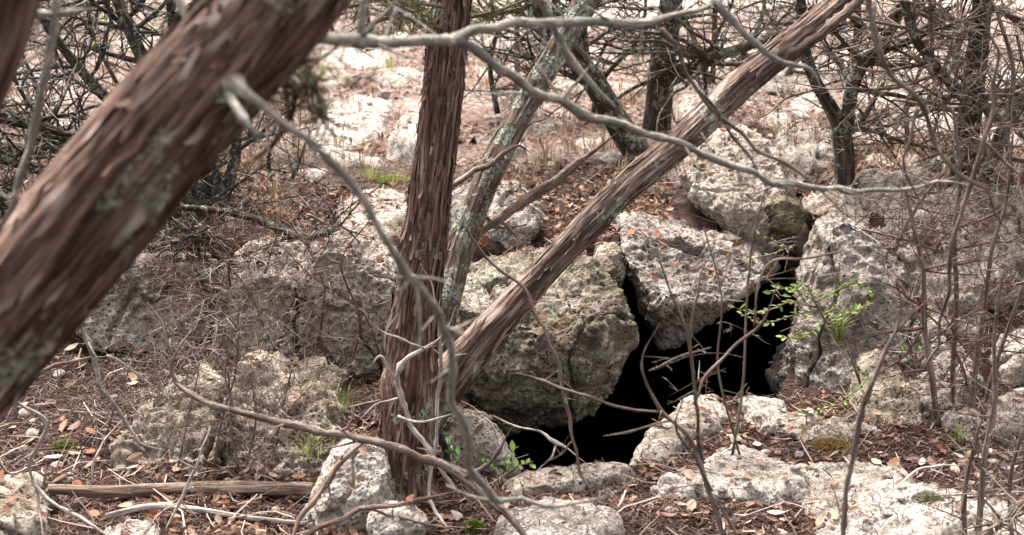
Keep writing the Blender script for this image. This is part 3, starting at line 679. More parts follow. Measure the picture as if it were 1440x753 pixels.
def sprig(parent, label, stems, n, seed, cols, L=(.02, .05)):
    """scaly juniper foliage along thin stems"""
    rng = np.random.default_rng(seed); pts = []
    t = Tubes()
    for st in stems:
        out = []; W = resample(pxpath(st), .02); t.add(W, 6, None, seed)
        for _ in range(7):
            i = rng.integers(len(W)//5, len(W)); d = rng.normal(size=3); grow(W[i,:3], d, rng.uniform(.06, .16), .0012, 0, 1, rng, out, .8, -.5, (4,), .6, (25, 60), .4, .02)
        for _, w in out: t.add(w, 4, None, seed); pts.append(w[:,:3])
    t.build('branch', M['twig_brown'], parent)
    Pp = np.vstack(pts); c = Pp[rng.integers(len(Pp), size=n)]+rng.normal(size=(n, 3))*.004; m = n
    d = rng.normal(size=(m, 3)); d[:,2] -= .2; d /= np.linalg.norm(d, axis=1, keepdims=True); s_ = np.cross(d, rng.normal(size=(m, 3))); s_ /= np.linalg.norm(s_, axis=1, keepdims=True)
    l = rng.uniform(*L, (m, 1)); w = rng.uniform(.0008, .0016, (m, 1))
    V = np.stack([c-s_*w, c+s_*w, c+d*l*.6+s_*w, c+d*l, c+d*l*.6-s_*w], 1).reshape(-1, 3); i = np.arange(m)[:,None]*5
    C = np.hstack([np.array(cols)[rng.integers(len(cols), size=m)]*rng.uniform(.7, 1.3, (m, 1)), np.ones((m, 1))]).repeat(5, 0)
    return tag(mk('foliage', V, [np.hstack([i, i+1, i+2, i+4]), np.hstack([i+2, i+3, i+4])], M['green'], parent, attrs={'Col': ('FLOAT_COLOR', C)}), kind='stuff')
sprig(FT, None, [[(415,30,1.95,3),(425,70,2.0,3),(440,110,2.0,2),(455,150,2.0,1)], [(405,60,1.95,3),(400,110,2.0,2),(410,150,2.0,1)]], 900, 5, [(.10,.085,.04),(.16,.11,.06),(.07,.075,.035)])
sprig(CT, None, [[(620,40,4.0,3),(560,25,3.9,2.5),(500,40,3.8,2)], [(625,10,4.0,3),(540,0,3.9,2.5),(490,10,3.8,2)], [(640,30,4.2,3),(700,15,4.2,2.5),(740,0,4.2,2)]], 1800, 6, [(.10,.095,.04),(.14,.12,.055),(.07,.08,.03)])
# ------------------------------------------------------------------ trees and bare shrubs behind
def bt(name, label, base, stems, mat, mtw, seed, nb=5, amp=.006, sides=28, dens=1.95, cat='tree', grp=None, Lb=(.5, 1.1), lv=2, tw=(7, 5, 3), curl=.55):
    """stems: lists of (px, py, dy, r px), dy from the base distance"""
    g = G(*base); o = empty(name, g, label, cat, grp); rng = np.random.default_rng(seed); starts = []
    for j, st in enumerate(stems):
        q = [(a, b, g[1]+d, r*(.68 if name == 'bare_shrub' else 1)) for a, b, d, r in st]
        if j == 0: trunk(o, q, mat, amp, sides, .02, 'trunk')
        else: trunk(o, q, mat, amp*.8, 18, .02, 'limb')
        W = resample(pxpath(q), .05)
        for _ in range(int(nb*dens)):
            i = rng.integers(len(W)//4, len(W)); d = np.array([rng.normal(), rng.normal()*.5, rng.normal()*.45+.1])
            starts.append((W[i,:3], d, rng.uniform(*Lb)*g[1]/9, min(W[i,3]*.45, .016)))
    bush(o, starts, mtw, mtw, seed, lv, pale=.3 if name == 'bare_shrub' else .08, curl=curl, nch=tw)
    return o
bt('juniper_tree', 'dark upright trunk behind the middle of the leaning trunk, at top centre right', (926, 182), [[(922,190,0,20),(926,150,0,18),(930,100,0,17),(938,50,0,16),(944,0,0,15),(950,-80,0,14),(960,-300,.2,10)],
   [(930,120,0,9),(962,102,-.1,9),(1000,82,-.2,8),(1050,66,-.3,6),(1120,40,-.3,4)]], M['bark_dark'], M['twig_dark'], 11, nb=8)
bt('juniper_tree', 'dark trunk leaning up to the left behind the gap between stem and leaning trunk', (905, 232), [[(915,245,0,22),(895,212,0,19),(868,172,0,17),(835,115,0,15),(795,62,0,13),(755,5,0,12),(720,-60,0,10),(600,-300,0,6)],
   [(870,175,0,8),(845,150,.1,7),(825,95,.2,7),(820,40,.3,6),(830,-40,.3,5)]], M['bark_dark'], M['twig_dark'], 12, nb=9)
bt('juniper_tree', 'slender dark forked tree growing out of the rocks above the pitted slab', (1187, 300), [[(1188,325,0,15),(1186,290,0,14),(1188,240,0,13),(1184,195,0,12),(1176,165,0,9),(1158,135,0,8),(1142,105,0,8),(1130,65,0,7),(1126,0,0,6),(1122,-100,0,4)],
   [(1186,205,0,10),(1192,165,0,9),(1198,125,0,9),(1214,88,0,9),(1240,64,0,8),(1262,20,0,7),(1272,-40,0,5)], [(1198,128,0,5),(1185,95,.1,4),(1160,70,.2,3)]], M['bark_dark'], M['twig_dark'], 13, nb=6)
bt('juniper_tree', 'grey-brown lichened trunk wrapped in dead twigs near the right edge', (1352, 262), [[(1345,285,0,20),(1352,240,0,17),(1360,190,0,16),(1368,130,0,15),(1376,60,0,13),(1382,0,0,12),(1390,-100,0,10),(1400,-300,0,7)],
   [(1360,280,0,12),(1390,230,0,11),(1425,160,0,10),(1470,100,0,9),(1530,20,0,7)], [(1365,150,0,8),(1330,110,-.2,7),(1290,60,-.3,6),(1270,0,-.3,5)]], M['bark_dark'], M['twig_brown'], 14, nb=11, Lb=(.5, 1.2))
bt('dead_juniper', 'tangle of dark dead limbs left of the thick blurred trunk', (300, 300), [[(310,310,0,16),(300,260,0,14),(270,200,0,12),(230,130,.2,10),(190,60,.3,9),(150,-40,.4,7)],
   [(320,300,0,10),(240,275,-.1,9),(150,225,-.3,9),(60,180,-.5,8),(-40,160,-.6,6)], [(310,300,0,9),(200,285,-.1,8),(90,250,-.2,7),(-30,215,-.3,6)],
   [(300,290,0,9),(230,220,.2,8),(160,150,.2,7),(90,70,.2,6),(30,-20,.2,5)], [(330,300,0,9),(180,300,-.3,9),(80,295,-.4,8),(-40,310,-.5,7)], [(310,310,0,10),(150,212,.4,8),(40,210,.5,8),(-60,205,.5,8)],
   [(310,300,0,9),(330,180,.1,7),(250,60,.2,6),(240,-30,.2,5)], [(300,290,0,8),(200,330,-.3,7),(90,350,-.5,6),(0,330,-.6,5)]], M['twig_dark'], M['twig_dark'], 15, nb=12, amp=.003, sides=16, cat='shrub', Lb=(.45, 1.0), lv=2, tw=(8, 5, 3))
bt('dead_juniper', 'dark fallen limb with twigs below the thick blurred trunk on the left ledge', (300, 345), [[(255,292,-.2,4),(300,296,-.2,5),(350,305,-.2,5),(400,325,-.2,6),(440,334,-.2,6),(478,318,-.2,4)], [(210,350,-.2,7),(250,342,-.2,7),(300,330,-.2,5)],
   [(245,310,-.2,3),(275,335,-.2,5),(300,355,-.2,5),(330,372,-.2,4)]], M['twig_dark'], M['twig_dark'], 16, nb=6, amp=.002, sides=12, cat='branch', Lb=(.3, .5))
bt('bare_shrub', 'reddish leafless shrub growing in front of the cracked ledge', (330, 470), [[(335,480,-.2,3),(328,430,-.2,3),(322,380,-.2,2.5),(330,320,-.2,2)], [(345,478,-.2,3),(362,420,-.2,2.6),(380,360,-.2,2),(400,300,-.2,1.5)], [(325,480,-.2,3),(300,430,-.2,2.5),(270,370,-.2,2),(250,330,-.2,1.5)], [(350,470,-.2,3),(400,430,-.2,2),(440,390,-.2,1.5)]],
   M['twig_red'], M['twig_red'], 17, nb=10, amp=.0005, sides=8, cat='shrub', Lb=(.35, .75), tw=(6, 4), curl=.8)
bt('bare_shrub', 'thin leafless shrub standing among the litter and pitted hummock', (330, 650), [[(335,660,-.1,3),(325,600,-.1,2.5),(322,540,-.1,2.2),(318,470,-.1,1.6)], [(300,660,-.1,3),(312,590,-.1,2.4),(332,520,-.1,2),(335,440,-.1,1.5)], [(380,660,-.1,3),(392,600,-.1,2.2),(410,520,-.1,1.6)], [(345,660,-.1,2.5),(360,590,-.1,2),(350,520,-.1,1.5)], [(250,660,-.1,2.5),(262,600,-.1,2),(280,520,-.1,1.5)]],
   M['twig_brown'], M['twig_brown'], 18, nb=12, amp=.0005, sides=8, cat='shrub', Lb=(.3, .6), tw=(6, 3), curl=.6)
bt('bare_shrub', 'leafless tangle between the leaning trunks at top centre', (760, 190), [[(740,185,.5,7),(755,120,.5,6),(775,60,.5,5),(780,-20,.5,4)], [(700,160,.6,6),(690,90,.6,5),(710,10,.6,4)], [(830,175,.4,6),(850,110,.4,5),(900,50,.4,4),(910,-30,.4,3)]], M['twig_dark'], M['twig_dark'], 19, nb=11, amp=.002, sides=10, cat='shrub', Lb=(.5, 1.0))
bt('bare_shrub', 'leafless tangle behind the upper end of the leaning trunk', (1030, 150), [[(1030,155,.8,6),(1040,90,.8,5),(1070,30,.8,4),(1080,-40,.8,3)], [(1000,150,.8,6),(990,90,.8,5),(960,20,.8,4)], [(1090,150,.8,5),(1110,100,.8,5),(1160,40,.8,4),(1180,-20,.8,3)]], M['twig_brown'], M['twig_dark'], 20, nb=11, amp=.002, sides=10, cat='shrub', Lb=(.5, 1.0))
bt('bare_shrub', 'leafless tangle at the top right between the forked tree and the lichened trunk', (1290, 215), [[(1280,225,0,5),(1275,150,0,5),(1300,80,0,4),(1310,0,0,3)], [(1300,225,0,5),(1320,160,0,4),(1330,90,0,4),(1370,20,0,3)], [(1270,225,0,4),(1240,180,0,4),(1220,130,0,3)]], M['twig_brown'], M['twig_dark'], 21, nb=8, amp=.002, sides=10, cat='shrub', Lb=(.5, 1.1))
bt('bare_shrub', 'leafless shrub at the top right corner', (1430, 250), [[(1425,260,-.4,6),(1415,180,-.4,5),(1425,100,-.4,4),(1400,10,-.4,3)], [(1440,260,-.4,5),(1450,150,-.4,4),(1430,50,-.4,3)], [(1410,260,-.4,5),(1380,200,-.4,4),(1330,150,-.4,3)]], M['twig_brown'], M['twig_brown'], 22, nb=8, amp=.002, sides=10, cat='shrub', Lb=(.5, 1.0))
bt('bare_shrub', 'leafless dark shrub above the left ledge behind the thick blurred trunk', (180, 200), [[(190,210,1,5),(170,130,1,5),(130,50,1,4),(120,-30,1,3)], [(210,210,1,5),(260,120,1,4),(290,40,1,3)], [(60,200,1,5),(50,120,1,4),(10,40,1,3)]], M['twig_dark'], M['twig_dark'], 23, nb=8, amp=.002, sides=10, cat='shrub', Lb=(.6, 1.2))
bt('bare_shrub', 'sparse leafless shrub on the shelf between the thick blurred trunk and the white outcrop', (390, 260), [[(385,275,0,5),(378,220,0,4),(400,170,0,3),(420,120,0,2)], [(400,275,0,4),(420,230,0,3),(430,200,0,2)], [(380,275,0,4),(350,250,0,3),(330,235,0,2)]], M['twig_dark'], M['twig_dark'], 27, nb=7, amp=.001, sides=8, cat='shrub', Lb=(.3, .7))
bt('bare_shrub', 'leafless shrub far behind the left side of the upright trunk at the top edge', (520, 45), [[(520,50,0,5),(515,10,0,4),(500,-40,0,3)], [(560,48,0,5),(570,0,0,4),(590,-40,0,3)], [(470,48,0,4),(450,0,0,3),(440,-40,0,2)]], M['twig_dark'], M['twig_dark'], 28, nb=9, amp=.002, sides=8, cat='shrub', Lb=(.4, .8))
bt('bare_shrub', 'leafless shrub far back at the top left edge of the picture', (240, 40), [[(240,45,0,5),(235,0,0,4),(220,-40,0,3)], [(160,45,0,5),(150,0,0,4),(170,-40,0,3)], [(90,60,0,4),(70,10,0,3),(60,-40,0,2)]], M['twig_brown'], M['twig_dark'], 29, nb=9, amp=.002, sides=8, cat='shrub', Lb=(.5, .9))
bt('bare_shrub', 'wispy reddish vines sprawling down the left ledge beside the upright trunk', (470, 520), [[(470,530,-.2,2.5),(450,470,-.25,2.2),(455,400,-.25,2),(420,330,-.25,1.6),(380,300,-.25,1.2)], [(490,530,-.2,2.5),(505,450,-.25,2),(480,370,-.25,1.6),(520,310,-.25,1.2)], [(420,540,-.2,2.5),(380,480,-.25,2),(350,410,-.25,1.6),(300,350,-.25,1.2)], [(540,520,-.2,2),(510,440,-.25,1.8),(440,390,-.25,1.5),(400,350,-.25,1)]], M['twig_red'], M['twig_brown'], 31, nb=6, amp=.0004, sides=7, cat='shrub', Lb=(.3, .7), tw=(5, 3), curl=.9)
bt('bare_shrub', 'short dead brush over the leaf bank beside the blurred trunk', (160, 600), [[(150,610,-.1,2.5),(165,560,-.1,2),(190,500,-.1,1.5)], [(210,620,-.1,2.5),(225,560,-.1,2),(215,500,-.1,1.5)], [(120,600,-.1,2),(90,560,-.1,1.6),(80,520,-.1,1.2)], [(260,640,-.15,2.5),(280,590,-.15,2),(330,560,-.15,1.5)], [(420,640,-.2,2.5),(400,590,-.2,2),(440,540,-.2,1.5)]], M['twig_brown'], M['twig_brown'], 32, nb=10, amp=.0004, sides=7, cat='shrub', Lb=(.2, .45), tw=(5, 3), curl=.8)
bt('bare_shrub', 'thin bare whips in front of the angular boulder and the crevice', (1040, 600), [[(1030,640,-1.2,3),(1045,540,-1.2,2.6),(1050,430,-1.2,2.2),(1060,330,-1.2,1.8),(1085,240,-1.2,1.4)], [(1040,640,-1.2,2.6),(1010,520,-1.2,2.2),(1015,420,-1.2,1.8),(990,320,-1.2,1.4)]], M['twig_brown'], M['twig_brown'], 33, nb=4, amp=.0004, sides=7, cat='shrub', Lb=(.3, .6), tw=(4, 2), curl=.5)
# right bank: wiry upright stems
bt('bare_shrub', 'clump of wiry brown upright stems on the right bank beside the white slab', (1340, 600), [[(1318,612,0,7),(1312,540,0,6.5),(1300,460,0,6),(1298,380,.0,5),(1285,320,.0,4),(1270,250,0,3)], [(1342,606,.05,6),(1340,520,.05,5.5),(1345,420,.05,5),(1342,330,.05,4.5),(1350,250,.05,3.5),(1340,150,.05,2.5)],
   [(1366,610,0,6),(1372,520,0,5.5),(1385,430,0,5),(1395,350,0,4),(1415,280,0,3),(1425,180,0,2)], [(1380,612,.1,5),(1392,540,.1,4.5),(1415,470,.1,4),(1440,400,.1,3)], [(1355,610,.1,4),(1360,540,.1,3.5),(1330,470,.1,3),(1290,430,.1,2)]],
   M['twig_brown'], M['twig_red'], 24, nb=8, amp=.0006, sides=12, cat='shrub', Lb=(.35, .75), tw=(6, 4), curl=.5)
bt('bare_shrub', 'pale-stemmed bare shrub leaning over the right end of the big white slab', (1400, 740), [[(1372,800,-.35,7),(1378,720,-.35,6.5),(1385,640,-.35,6),(1400,560,-.35,5),(1398,480,-.35,4),(1410,380,-.35,3)], [(1360,800,-.3,6),(1356,700,-.3,5.5),(1372,620,-.3,4),(1380,590,-.3,3)], [(1360,770,-.5,9),(1410,735,-.5,8),(1460,690,-.5,6)], [(1425,780,-.3,5),(1420,680,-.3,4.5),(1440,600,-.3,4)]],
   M['twig_brown'], M['twig_brown'], 25, nb=6, amp=.0006, sides=12, cat='shrub', Lb=(.25, .5), tw=(5, 3), curl=.4)
bt('bare_shrub', 'thin reddish twigs sprawling over the grey bedrock of the right bank', (1270, 400), [[(1250,420,-.1,4),(1260,350,-.1,3.5),(1290,290,-.1,3),(1330,240,-.1,2)], [(1300,400,-.1,4),(1330,330,-.1,3),(1400,300,-.1,2.5),(1450,250,-.1,2)], [(1400,420,-.1,4),(1350,370,-.1,3),(1280,340,-.1,2.5),(1200,320,-.1,2)]], M['twig_brown'], M['twig_red'], 26, nb=9, amp=.0006, sides=10, cat='shrub', Lb=(.35, .8), tw=(6, 4), curl=.7)

# ------------------------------------------------------------------ single twigs and sticks
def twig(name, label, paths, mat, cat='twig', wob=.0055, group=None):
    q = pxpath(paths[0]); o = empty(name, q[-1][:3], label, cat, group)
    for p in paths: branch(o, p, mat, 'stem' if p is paths[0] else 'branch', 8, .012, wob)
    return o
gy = G(832, 696)[1]
twig('bare_sapling', 'thin bent pale stem crossing the mossy boulder and the cave mouth', [[(655,318,4.0,2),(664,334,4.0,3),(700,375,4.0,3.6),(735,404,3.98,4),(755,450,3.96,4),(780,500,3.94,4),(795,560,3.92,4.5),(805,620,3.9,4.5),(815,660,3.88,5),(832,698,gy,5)], [(803,622,3.9,2.5),(785,640,3.95,2),(762,655,4.0,2)]], M['twig_brown'], 'sapling')
twig('dead_twig', 'pale forked dead twig stretching over the dark gap at the front of the cave', [[(693,585,4.2,2),(730,600,4.15,2.5),(762,612,4.1,3),(782,622,4.05,5),(800,634,4.0,3),(822,655,3.95,3)], [(783,625,4.05,2.5),(772,645,4.0,2.2),(752,664,3.98,2)]], M['twig_pale'])
twig('bare_sapling', 'blurred bare sapling with forked twigs in front of the cave', [[(1022,800,2.9,5.8),(1012,740,2.9,5.8),(998,690,2.92,5.8),(985,645,2.95,5.4),(960,605,2.95,5),(930,578,2.95,4.3),(915,555,2.95,3.6),(903,522,2.95,3.2),(910,490,2.95,2.9),(928,455,2.95,2.2)],
    [(988,650,2.95,4.3),(978,590,2.95,4),(972,520,2.95,3.6),(972,460,2.95,3.2),(985,400,2.95,2.9),(1008,330,2.95,2.2)], [(972,500,2.95,2.9),(955,440,2.95,2.9),(930,370,2.95,2.2),(905,320,2.95,1.4)], [(975,570,2.95,3.2),(1000,520,2.97,3.2),(1040,480,3.0,3.2),(1075,445,3.0,2.9),(1090,400,3.0,2.2)], [(1060,460,3.0,2.5),(1075,380,3.0,2.2),(1150,360,3.0,2.2),(1230,345,3.0,1.4)],
    [(928,580,2.95,3.2),(880,572,2.95,3.2),(840,560,2.95,3.2),(790,548,2.95,3.2),(740,532,2.95,2.9),(710,528,2.95,2.2)], [(912,522,2.95,2.2),(930,515,2.95,2.9),(958,500,2.95,2.9),(1000,490,2.95,2.2)], [(945,592,2.95,2.9),(905,600,2.95,2.9),(880,607,2.95,2.9),(850,612,2.95,2.2)],
    [(1000,690,2.92,4.3),(975,640,2.88,3.6),(950,600,2.85,2.9),(960,560,2.85,2.2)], [(1012,745,2.9,3.6),(1030,790,2.9,3.6)], [(1005,700,2.9,2.9),(1040,760,2.9,2.9)]], M['twig_brown'], 'sapling', .004)
twig('dead_branch', 'long pale dead branch lying from the left rubble to the foot of the upright trunk', [[(244,535,3.5,4),(260,552,3.48,6),(300,570,3.45,7),(350,583,3.42,7.5),(400,596,3.4,7.5),(480,611,3.35,8),(560,632,3.3,9),(620,655,3.28,10),(655,675,3.26,10),(690,704,3.24,11),(735,748,3.2,12),(790,810,3.1,12)], [(256,548,3.5,4),(240,520,3.5,3.5),(254,488,3.5,3.2),(276,460,3.52,2.5)], [(246,505,3.5,3),(230,462,3.52,3),(210,426,3.54,2.5)], [(330,578,3.44,3),(318,540,3.45,2.5),(322,500,3.46,2)], [(470,609,3.36,3),(492,598,3.34,2.5),(500,570,3.34,2)], [(655,672,3.26,6),(700,640,3.24,4),(720,600,3.22,2)]], M['twig_brown'], 'branch')
CTW = empty('dead_branch', P(600,660,3.7), 'bleached lichened dead twigs in front of the upright trunk', 'branch')
for k, q in enumerate([[(640,690,3.7,5),(610,640,3.72,5.5),(580,600,3.74,6),(562,560,3.74,6),(558,530,3.74,6),(570,505,3.74,5.5),(600,490,3.74,4.5),(625,470,3.74,3),(640,430,3.74,2)], [(558,535,3.74,4),(545,515,3.74,4),(534,500,3.74,3.5),(520,512,3.74,2)], [(548,520,3.74,3),(540,470,3.74,2.5),(560,440,3.74,2)],
     [(612,640,3.72,4),(612,580,3.74,4),(620,520,3.75,4),(616,460,3.75,3.5),(608,410,3.75,3),(590,370,3.75,2)], [(560,585,3.74,3),(585,595,3.7,3),(610,590,3.7,2.5),(650,575,3.7,2)], [(600,492,3.74,3),(575,480,3.7,2.5),(545,470,3.7,2),(525,455,3.7,1.5)], [(620,530,3.75,3),(640,505,3.75,2.5),(660,500,3.75,2)],
     [(610,640,3.72,4),(605,690,3.68,4),(612,720,3.6,4),(640,745,3.5,4)], [(560,560,3.74,2.5),(530,570,3.72,2),(505,590,3.7,1.5)]]):
    branch(CTW, q, M['twig_pale'], 'branch', 7, .01, .004)
twig('dead_branch', 'brown dead stick leaning on the white rock left of the upright trunk', [[(515,620,3.62,4),(480,650,3.6,6),(450,690,3.55,6.5),(425,730,3.5,7),(405,770,3.45,7)], [(482,640,3.6,2.5),(470,670,3.6,2.2),(440,705,3.6,2)]], M['deadwood'], 'branch')
twig('dead_branch', 'thin curved root-like stick across the foot of the upright trunk', [[(405,770,3.5,5),(440,748,3.5,6),(500,722,3.52,6),(560,708,3.52,5.5),(610,700,3.52,5),(650,690,3.55,3)], [(520,716,3.52,3),(580,735,3.5,3),(660,742,3.45,3)]], M['deadwood'], 'branch')
for k, (lab, ps, mm) in enumerate([('pale forked dead twig at the bottom left edge', [[(-20,545,3.4,3),(30,570,3.4,4),(62,590,3.4,4),(64,610,3.4,3.5),(50,640,3.4,3.5),(42,665,3.4,4),(70,700,3.38,4),(130,740,3.35,4.5),(180,770,3.3,5)], [(42,660,3.4,3),(48,700,3.38,3),(60,760,3.3,3)], [(-10,640,3.38,3.5),(20,665,3.4,3),(60,650,3.4,2.5)]], 'twig_pale'),
    ('straight greyish dead twig slanting down over the fallen log', [[(296,600,3.55,2),(285,630,3.53,2.5),(268,672,3.5,3),(250,710,3.48,3.4),(232,748,3.45,3.4)], [(275,660,3.5,2),(245,640,3.5,1.6)]], 'twig_pale'),
    ('slim dead twig leaning over the leaf-covered bank', [[(178,585,3.7,2),(150,612,3.68,2.5),(136,640,3.66,3),(122,690,3.64,3)]], 'twig_pale'),
    ('dead stick lying across the leaf bank under the blurred trunk', [[(35,545,4.0,3),(60,525,4.05,4),(100,510,4.1,4),(150,500,4.2,3)]], 'deadwood'),
    ('grey-green lichened twig hanging beside the blurred trunk over the leaf bank', [[(112,455,3.0,4),(125,490,3.0,4.5),(140,530,3.0,4.5),(160,575,3.02,4),(200,620,3.05,3.5),(240,640,3.1,2.5)], [(150,500,3.0,2.5),(180,515,3.0,2.5),(220,540,3.0,2)]], 'bark_grey'),
    ('slender blurred stem standing in front of the big white slab', [[(1185,790,2.6,6),(1190,720,2.6,6),(1200,640,2.6,6),(1215,570,2.6,5.5),(1240,500,2.6,5),(1262,440,2.6,4),(1255,380,2.6,3)], [(1215,570,2.6,4),(1260,470,2.62,3),(1330,400,2.65,2)]], 'twig_brown'),
    ('blurred thin branch hanging in front of the angular boulder', [[(930,40,2.9,4),(960,90,2.9,4),(985,130,2.9,4),(1020,170,2.9,4),(1070,210,2.92,4),(1130,250,2.95,3.5),(1200,310,3.0,3)], [(985,130,2.9,3),(1050,215,2.9,3),(1080,260,2.9,2.5)]], 'twig_brown'),
    ('blurred reddish twig sagging in front of the forked tree', [[(1220,-20,2.4,6),(1228,40,2.4,6),(1250,100,2.4,5.5),(1290,150,2.45,5),(1330,220,2.5,5),(1370,260,2.5,4.5),(1420,330,2.55,4)], [(1290,150,2.45,3),(1270,230,2.45,3),(1300,300,2.5,2)]], 'twig_brown'),
    ('blurred reddish dead sprig hanging right of the thick blurred trunk', [[(425,80,2.0,5),(424,110,2.0,5),(410,160,2.0,5),(385,195,2.0,5),(350,220,2.0,4),(315,250,2.0,2)]], 'twig_red'),
    ('blurred brown stem leaning in front of the right bank', [[(1300,520,2.8,3),(1330,420,2.8,4),(1345,330,2.8,5),(1385,200,2.8,5),(1400,100,2.8,5),(1390,-20,2.8,5)], [(1385,200,2.8,3),(1440,250,2.8,3)]], 'twig_brown'),
    ('curved pale twig lying in the litter at the bottom right', [[(1255,690,3.75,2),(1285,665,3.8,2.5),(1320,655,3.85,2.5),(1360,650,3.9,2)]], 'twig_pale'),
    ('short pale stick lying in the litter at the bottom centre', [[(880,690,3.7,2),(868,712,3.65,3),(850,728,3.6,3)]], 'twig_pale')]):
    twig('dead_twig', lab, ps, M[mm], group='loose twigs around the cave')
# fallen log on the litter
def lying(name, label, px, r, mat, cat, lift=.0):
    pts = []
    for (a, b), rr in zip(px, r):
        g = G(a, b); z, n, k = NEAR.get(g[:1], g[1:2]); pts.append(np.array([g[0], g[1], max(float(z[0]), g[2]-.02)+rr*.6+lift, rr]))
    zs = np.array([p[2] for p in pts]); f = np.polyfit(range(len(zs)), zs, 1)
    for i, p in enumerate(pts): p[2] = max(p[2]*.35+.65*np.polyval(f, i), 0)
    o = empty(name, pts[0][:3], label, cat); RN[0] += 1
    t = Tubes(); t.add(resample(pts, .012), 30, bark_relief(.004, 1.4, RN[0]), RN[0]); t.build('trunk', mat, o); return o
lying('fallen_log', 'split brown log lying flat across the left foreground litter', [(70,716),(160,710),(250,706),(350,702),(440,698)], [.012,.018,.019,.019,.018], M['deadwood'], 'log', .01)
lying('fallen_branch', 'thin pale branch lying in front of the fallen log', [(150,742),(210,728),(280,726),(350,735),(430,740)], [.006,.008,.008,.008,.006], M['twig_pale'], 'branch', .01)

# rusty posts of an old fence
for k, (a, b, top) in enumerate([(1197, 178, -60), (1002, 118, -40), (727, 132, -40)]):
    g = G(a, b); pt = P(a, top, g[1]); H = pt[2]-g[2]
    o = empty('fence_post', g, ['rusty red steel post behind the slender forked tree', 'rusty red steel post behind the leaning trunk', 'rusty red steel post behind the lichen-crusted stem'][k], 'post', 'rusty posts of an old fence')
    bm = bmesh.new()
    for (sx, sy, ox, oy) in ((.035, .005, 0, 0), (.005, .032, 0, .0185)):
        m = bmesh.ops.create_cube(bm, size=1)
        for v in m['verts']: v.co = Vector((v.co.x*sx+ox, v.co.y*sy+oy, (v.co.z+.5)*(H+.1)-.1))
    for q in range(int(H/.06)):
        m = bmesh.ops.create_cube(bm, size=1)
        for v in m['verts']: v.co = Vector((v.co.x*.012, v.co.y*.008-.0068, v.co.z*.012+.2+q*.055))
    me = bpy.data.meshes.new('shaft'); bm.to_mesh(me); bm.free(); me.materials.append(M['rust'])
    s = bpy.data.objects.new('shaft', me); col.objects.link(s); s.parent = o

# ------------------------------------------------------------------ litter
LEAF = np.array([(0,0,0),(.25,.20,.05),(.55,.25,.07),(.82,.15,.05),(1,0,.0),(.82,-.15,.05),(.55,-.25,.07),(.25,-.20,.05),(.3,0,0),(.62,0,0)], float)
LEAF[:,0] -= .5
LF4 = np.array([(8,1,2,9),(8,9,6,7)]); LF3 = np.array([(0,1,8),(0,8,7),(9,2,3),(9,3,4),(9,4,5),(9,5,6)])
PAL = np.array([(.21,.13,.09),(.30,.21,.15),(.40,.315,.24),(.13,.065,.045),(.24,.10,.05),(.085,.047,.035),(.46,.385,.31),(.20,.12,.085)])
def basis(n, rng, tilt):
    n = n + rng.normal(size=n.shape)*tilt; n /= np.linalg.norm(n, axis=1, keepdims=True)
    a = rng.normal(size=n.shape); u = a-n*(a*n).sum(1, keepdims=True); u /= np.linalg.norm(u, axis=1, keepdims=True)
    return u, np.cross(n, u), n
def surf(x, y):
    z1, n1, r1 = NEAR.get(x, y); z2, n2, r2 = FAR.get(x, y); f = y > 7.3
    return np.where(f, z2, z1), np.where(f[:,None], n2, n1), np.where(f, r2, r1)
def scatter(n, rng, rect, rockp=.2, minz=.7):
    """random pixels in a rectangle of the photograph -> points on the surface, evenly in the picture"""
    px = rng.uniform(rect[0], rect[1], n); py = rng.uniform(rect[2], rect[3], n)
    pts = np.array([G(a, b)[:2] for a, b in zip(px, py)])
    return pts
def scatter_xy(n, rng, x0, x1, y0, y1, rockp=.2, minz=.72, patch=None):
    y = np.exp(rng.uniform(np.log(y0), np.log(y1), n)); x = rng.uniform(-1, 1, n)*(.44*y+.15)
    k = (x > x0) & (x < x1); x, y = x[k], y[k]
    z, nn, r = surf(x, y)
    ok = (z > -1) & (nn[:,2] > minz) & (rng.uniform(size=len(x)) < np.where(r > .5, rockp, 1))
    if patch: ok &= fbm(np.stack([x*patch, y*patch, x*0], 1), 3, int(rng.integers(99))) > -.15
    return x[ok], y[ok], z[ok], nn[ok], r[ok]
def leaves(n, seed, size, x0=-9, x1=9, y0=3.0, y1=14, rockp=.2, tilt=.45, patch=1.5):
    rng = np.random.default_rng(seed); x, y, z, nn, r = scatter_xy(n, rng, x0, x1, y0, y1, rockp, patch=patch)
    m = len(x); u, v, w = basis(nn, rng, tilt); s = rng.uniform(*size, m)
    curl = rng.uniform(-1.5, 3.0, m)
    T = LEAF[None]*s[:,None,None]; T[:,:,1] *= rng.uniform(.75, 1.2, (m, 1)); T[:,:,2] *= curl[:,None]
    T[:,:,2] += (LEAF[None,:,0]**2)*s[:,None]*rng.uniform(-.4, .8, (m, 1))
    V = np.stack([x, y, z+.006+s*.10], 1)[:,None]+T[:,:,:1]*u[:,None]+T[:,:,1:2]*v[:,None]+T[:,:,2:]*w[:,None]
    i = np.arange(m)[:,None,None]*10
    C = np.array([.82, .68, .62])*PAL[rng.choice(len(PAL), m, p=[.22,.15,.06,.16,.08,.18,.03,.12])]*rng.uniform(.75, 1.2, (m, 1))
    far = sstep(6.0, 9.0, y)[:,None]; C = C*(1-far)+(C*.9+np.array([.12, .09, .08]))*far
    C = np.hstack([C, np.ones((m, 1))]).repeat(10, 0)
    return V.reshape(-1, 3), [(LF4[None]+i).reshape(-1, 4), (LF3[None]+i).reshape(-1, 3)], C
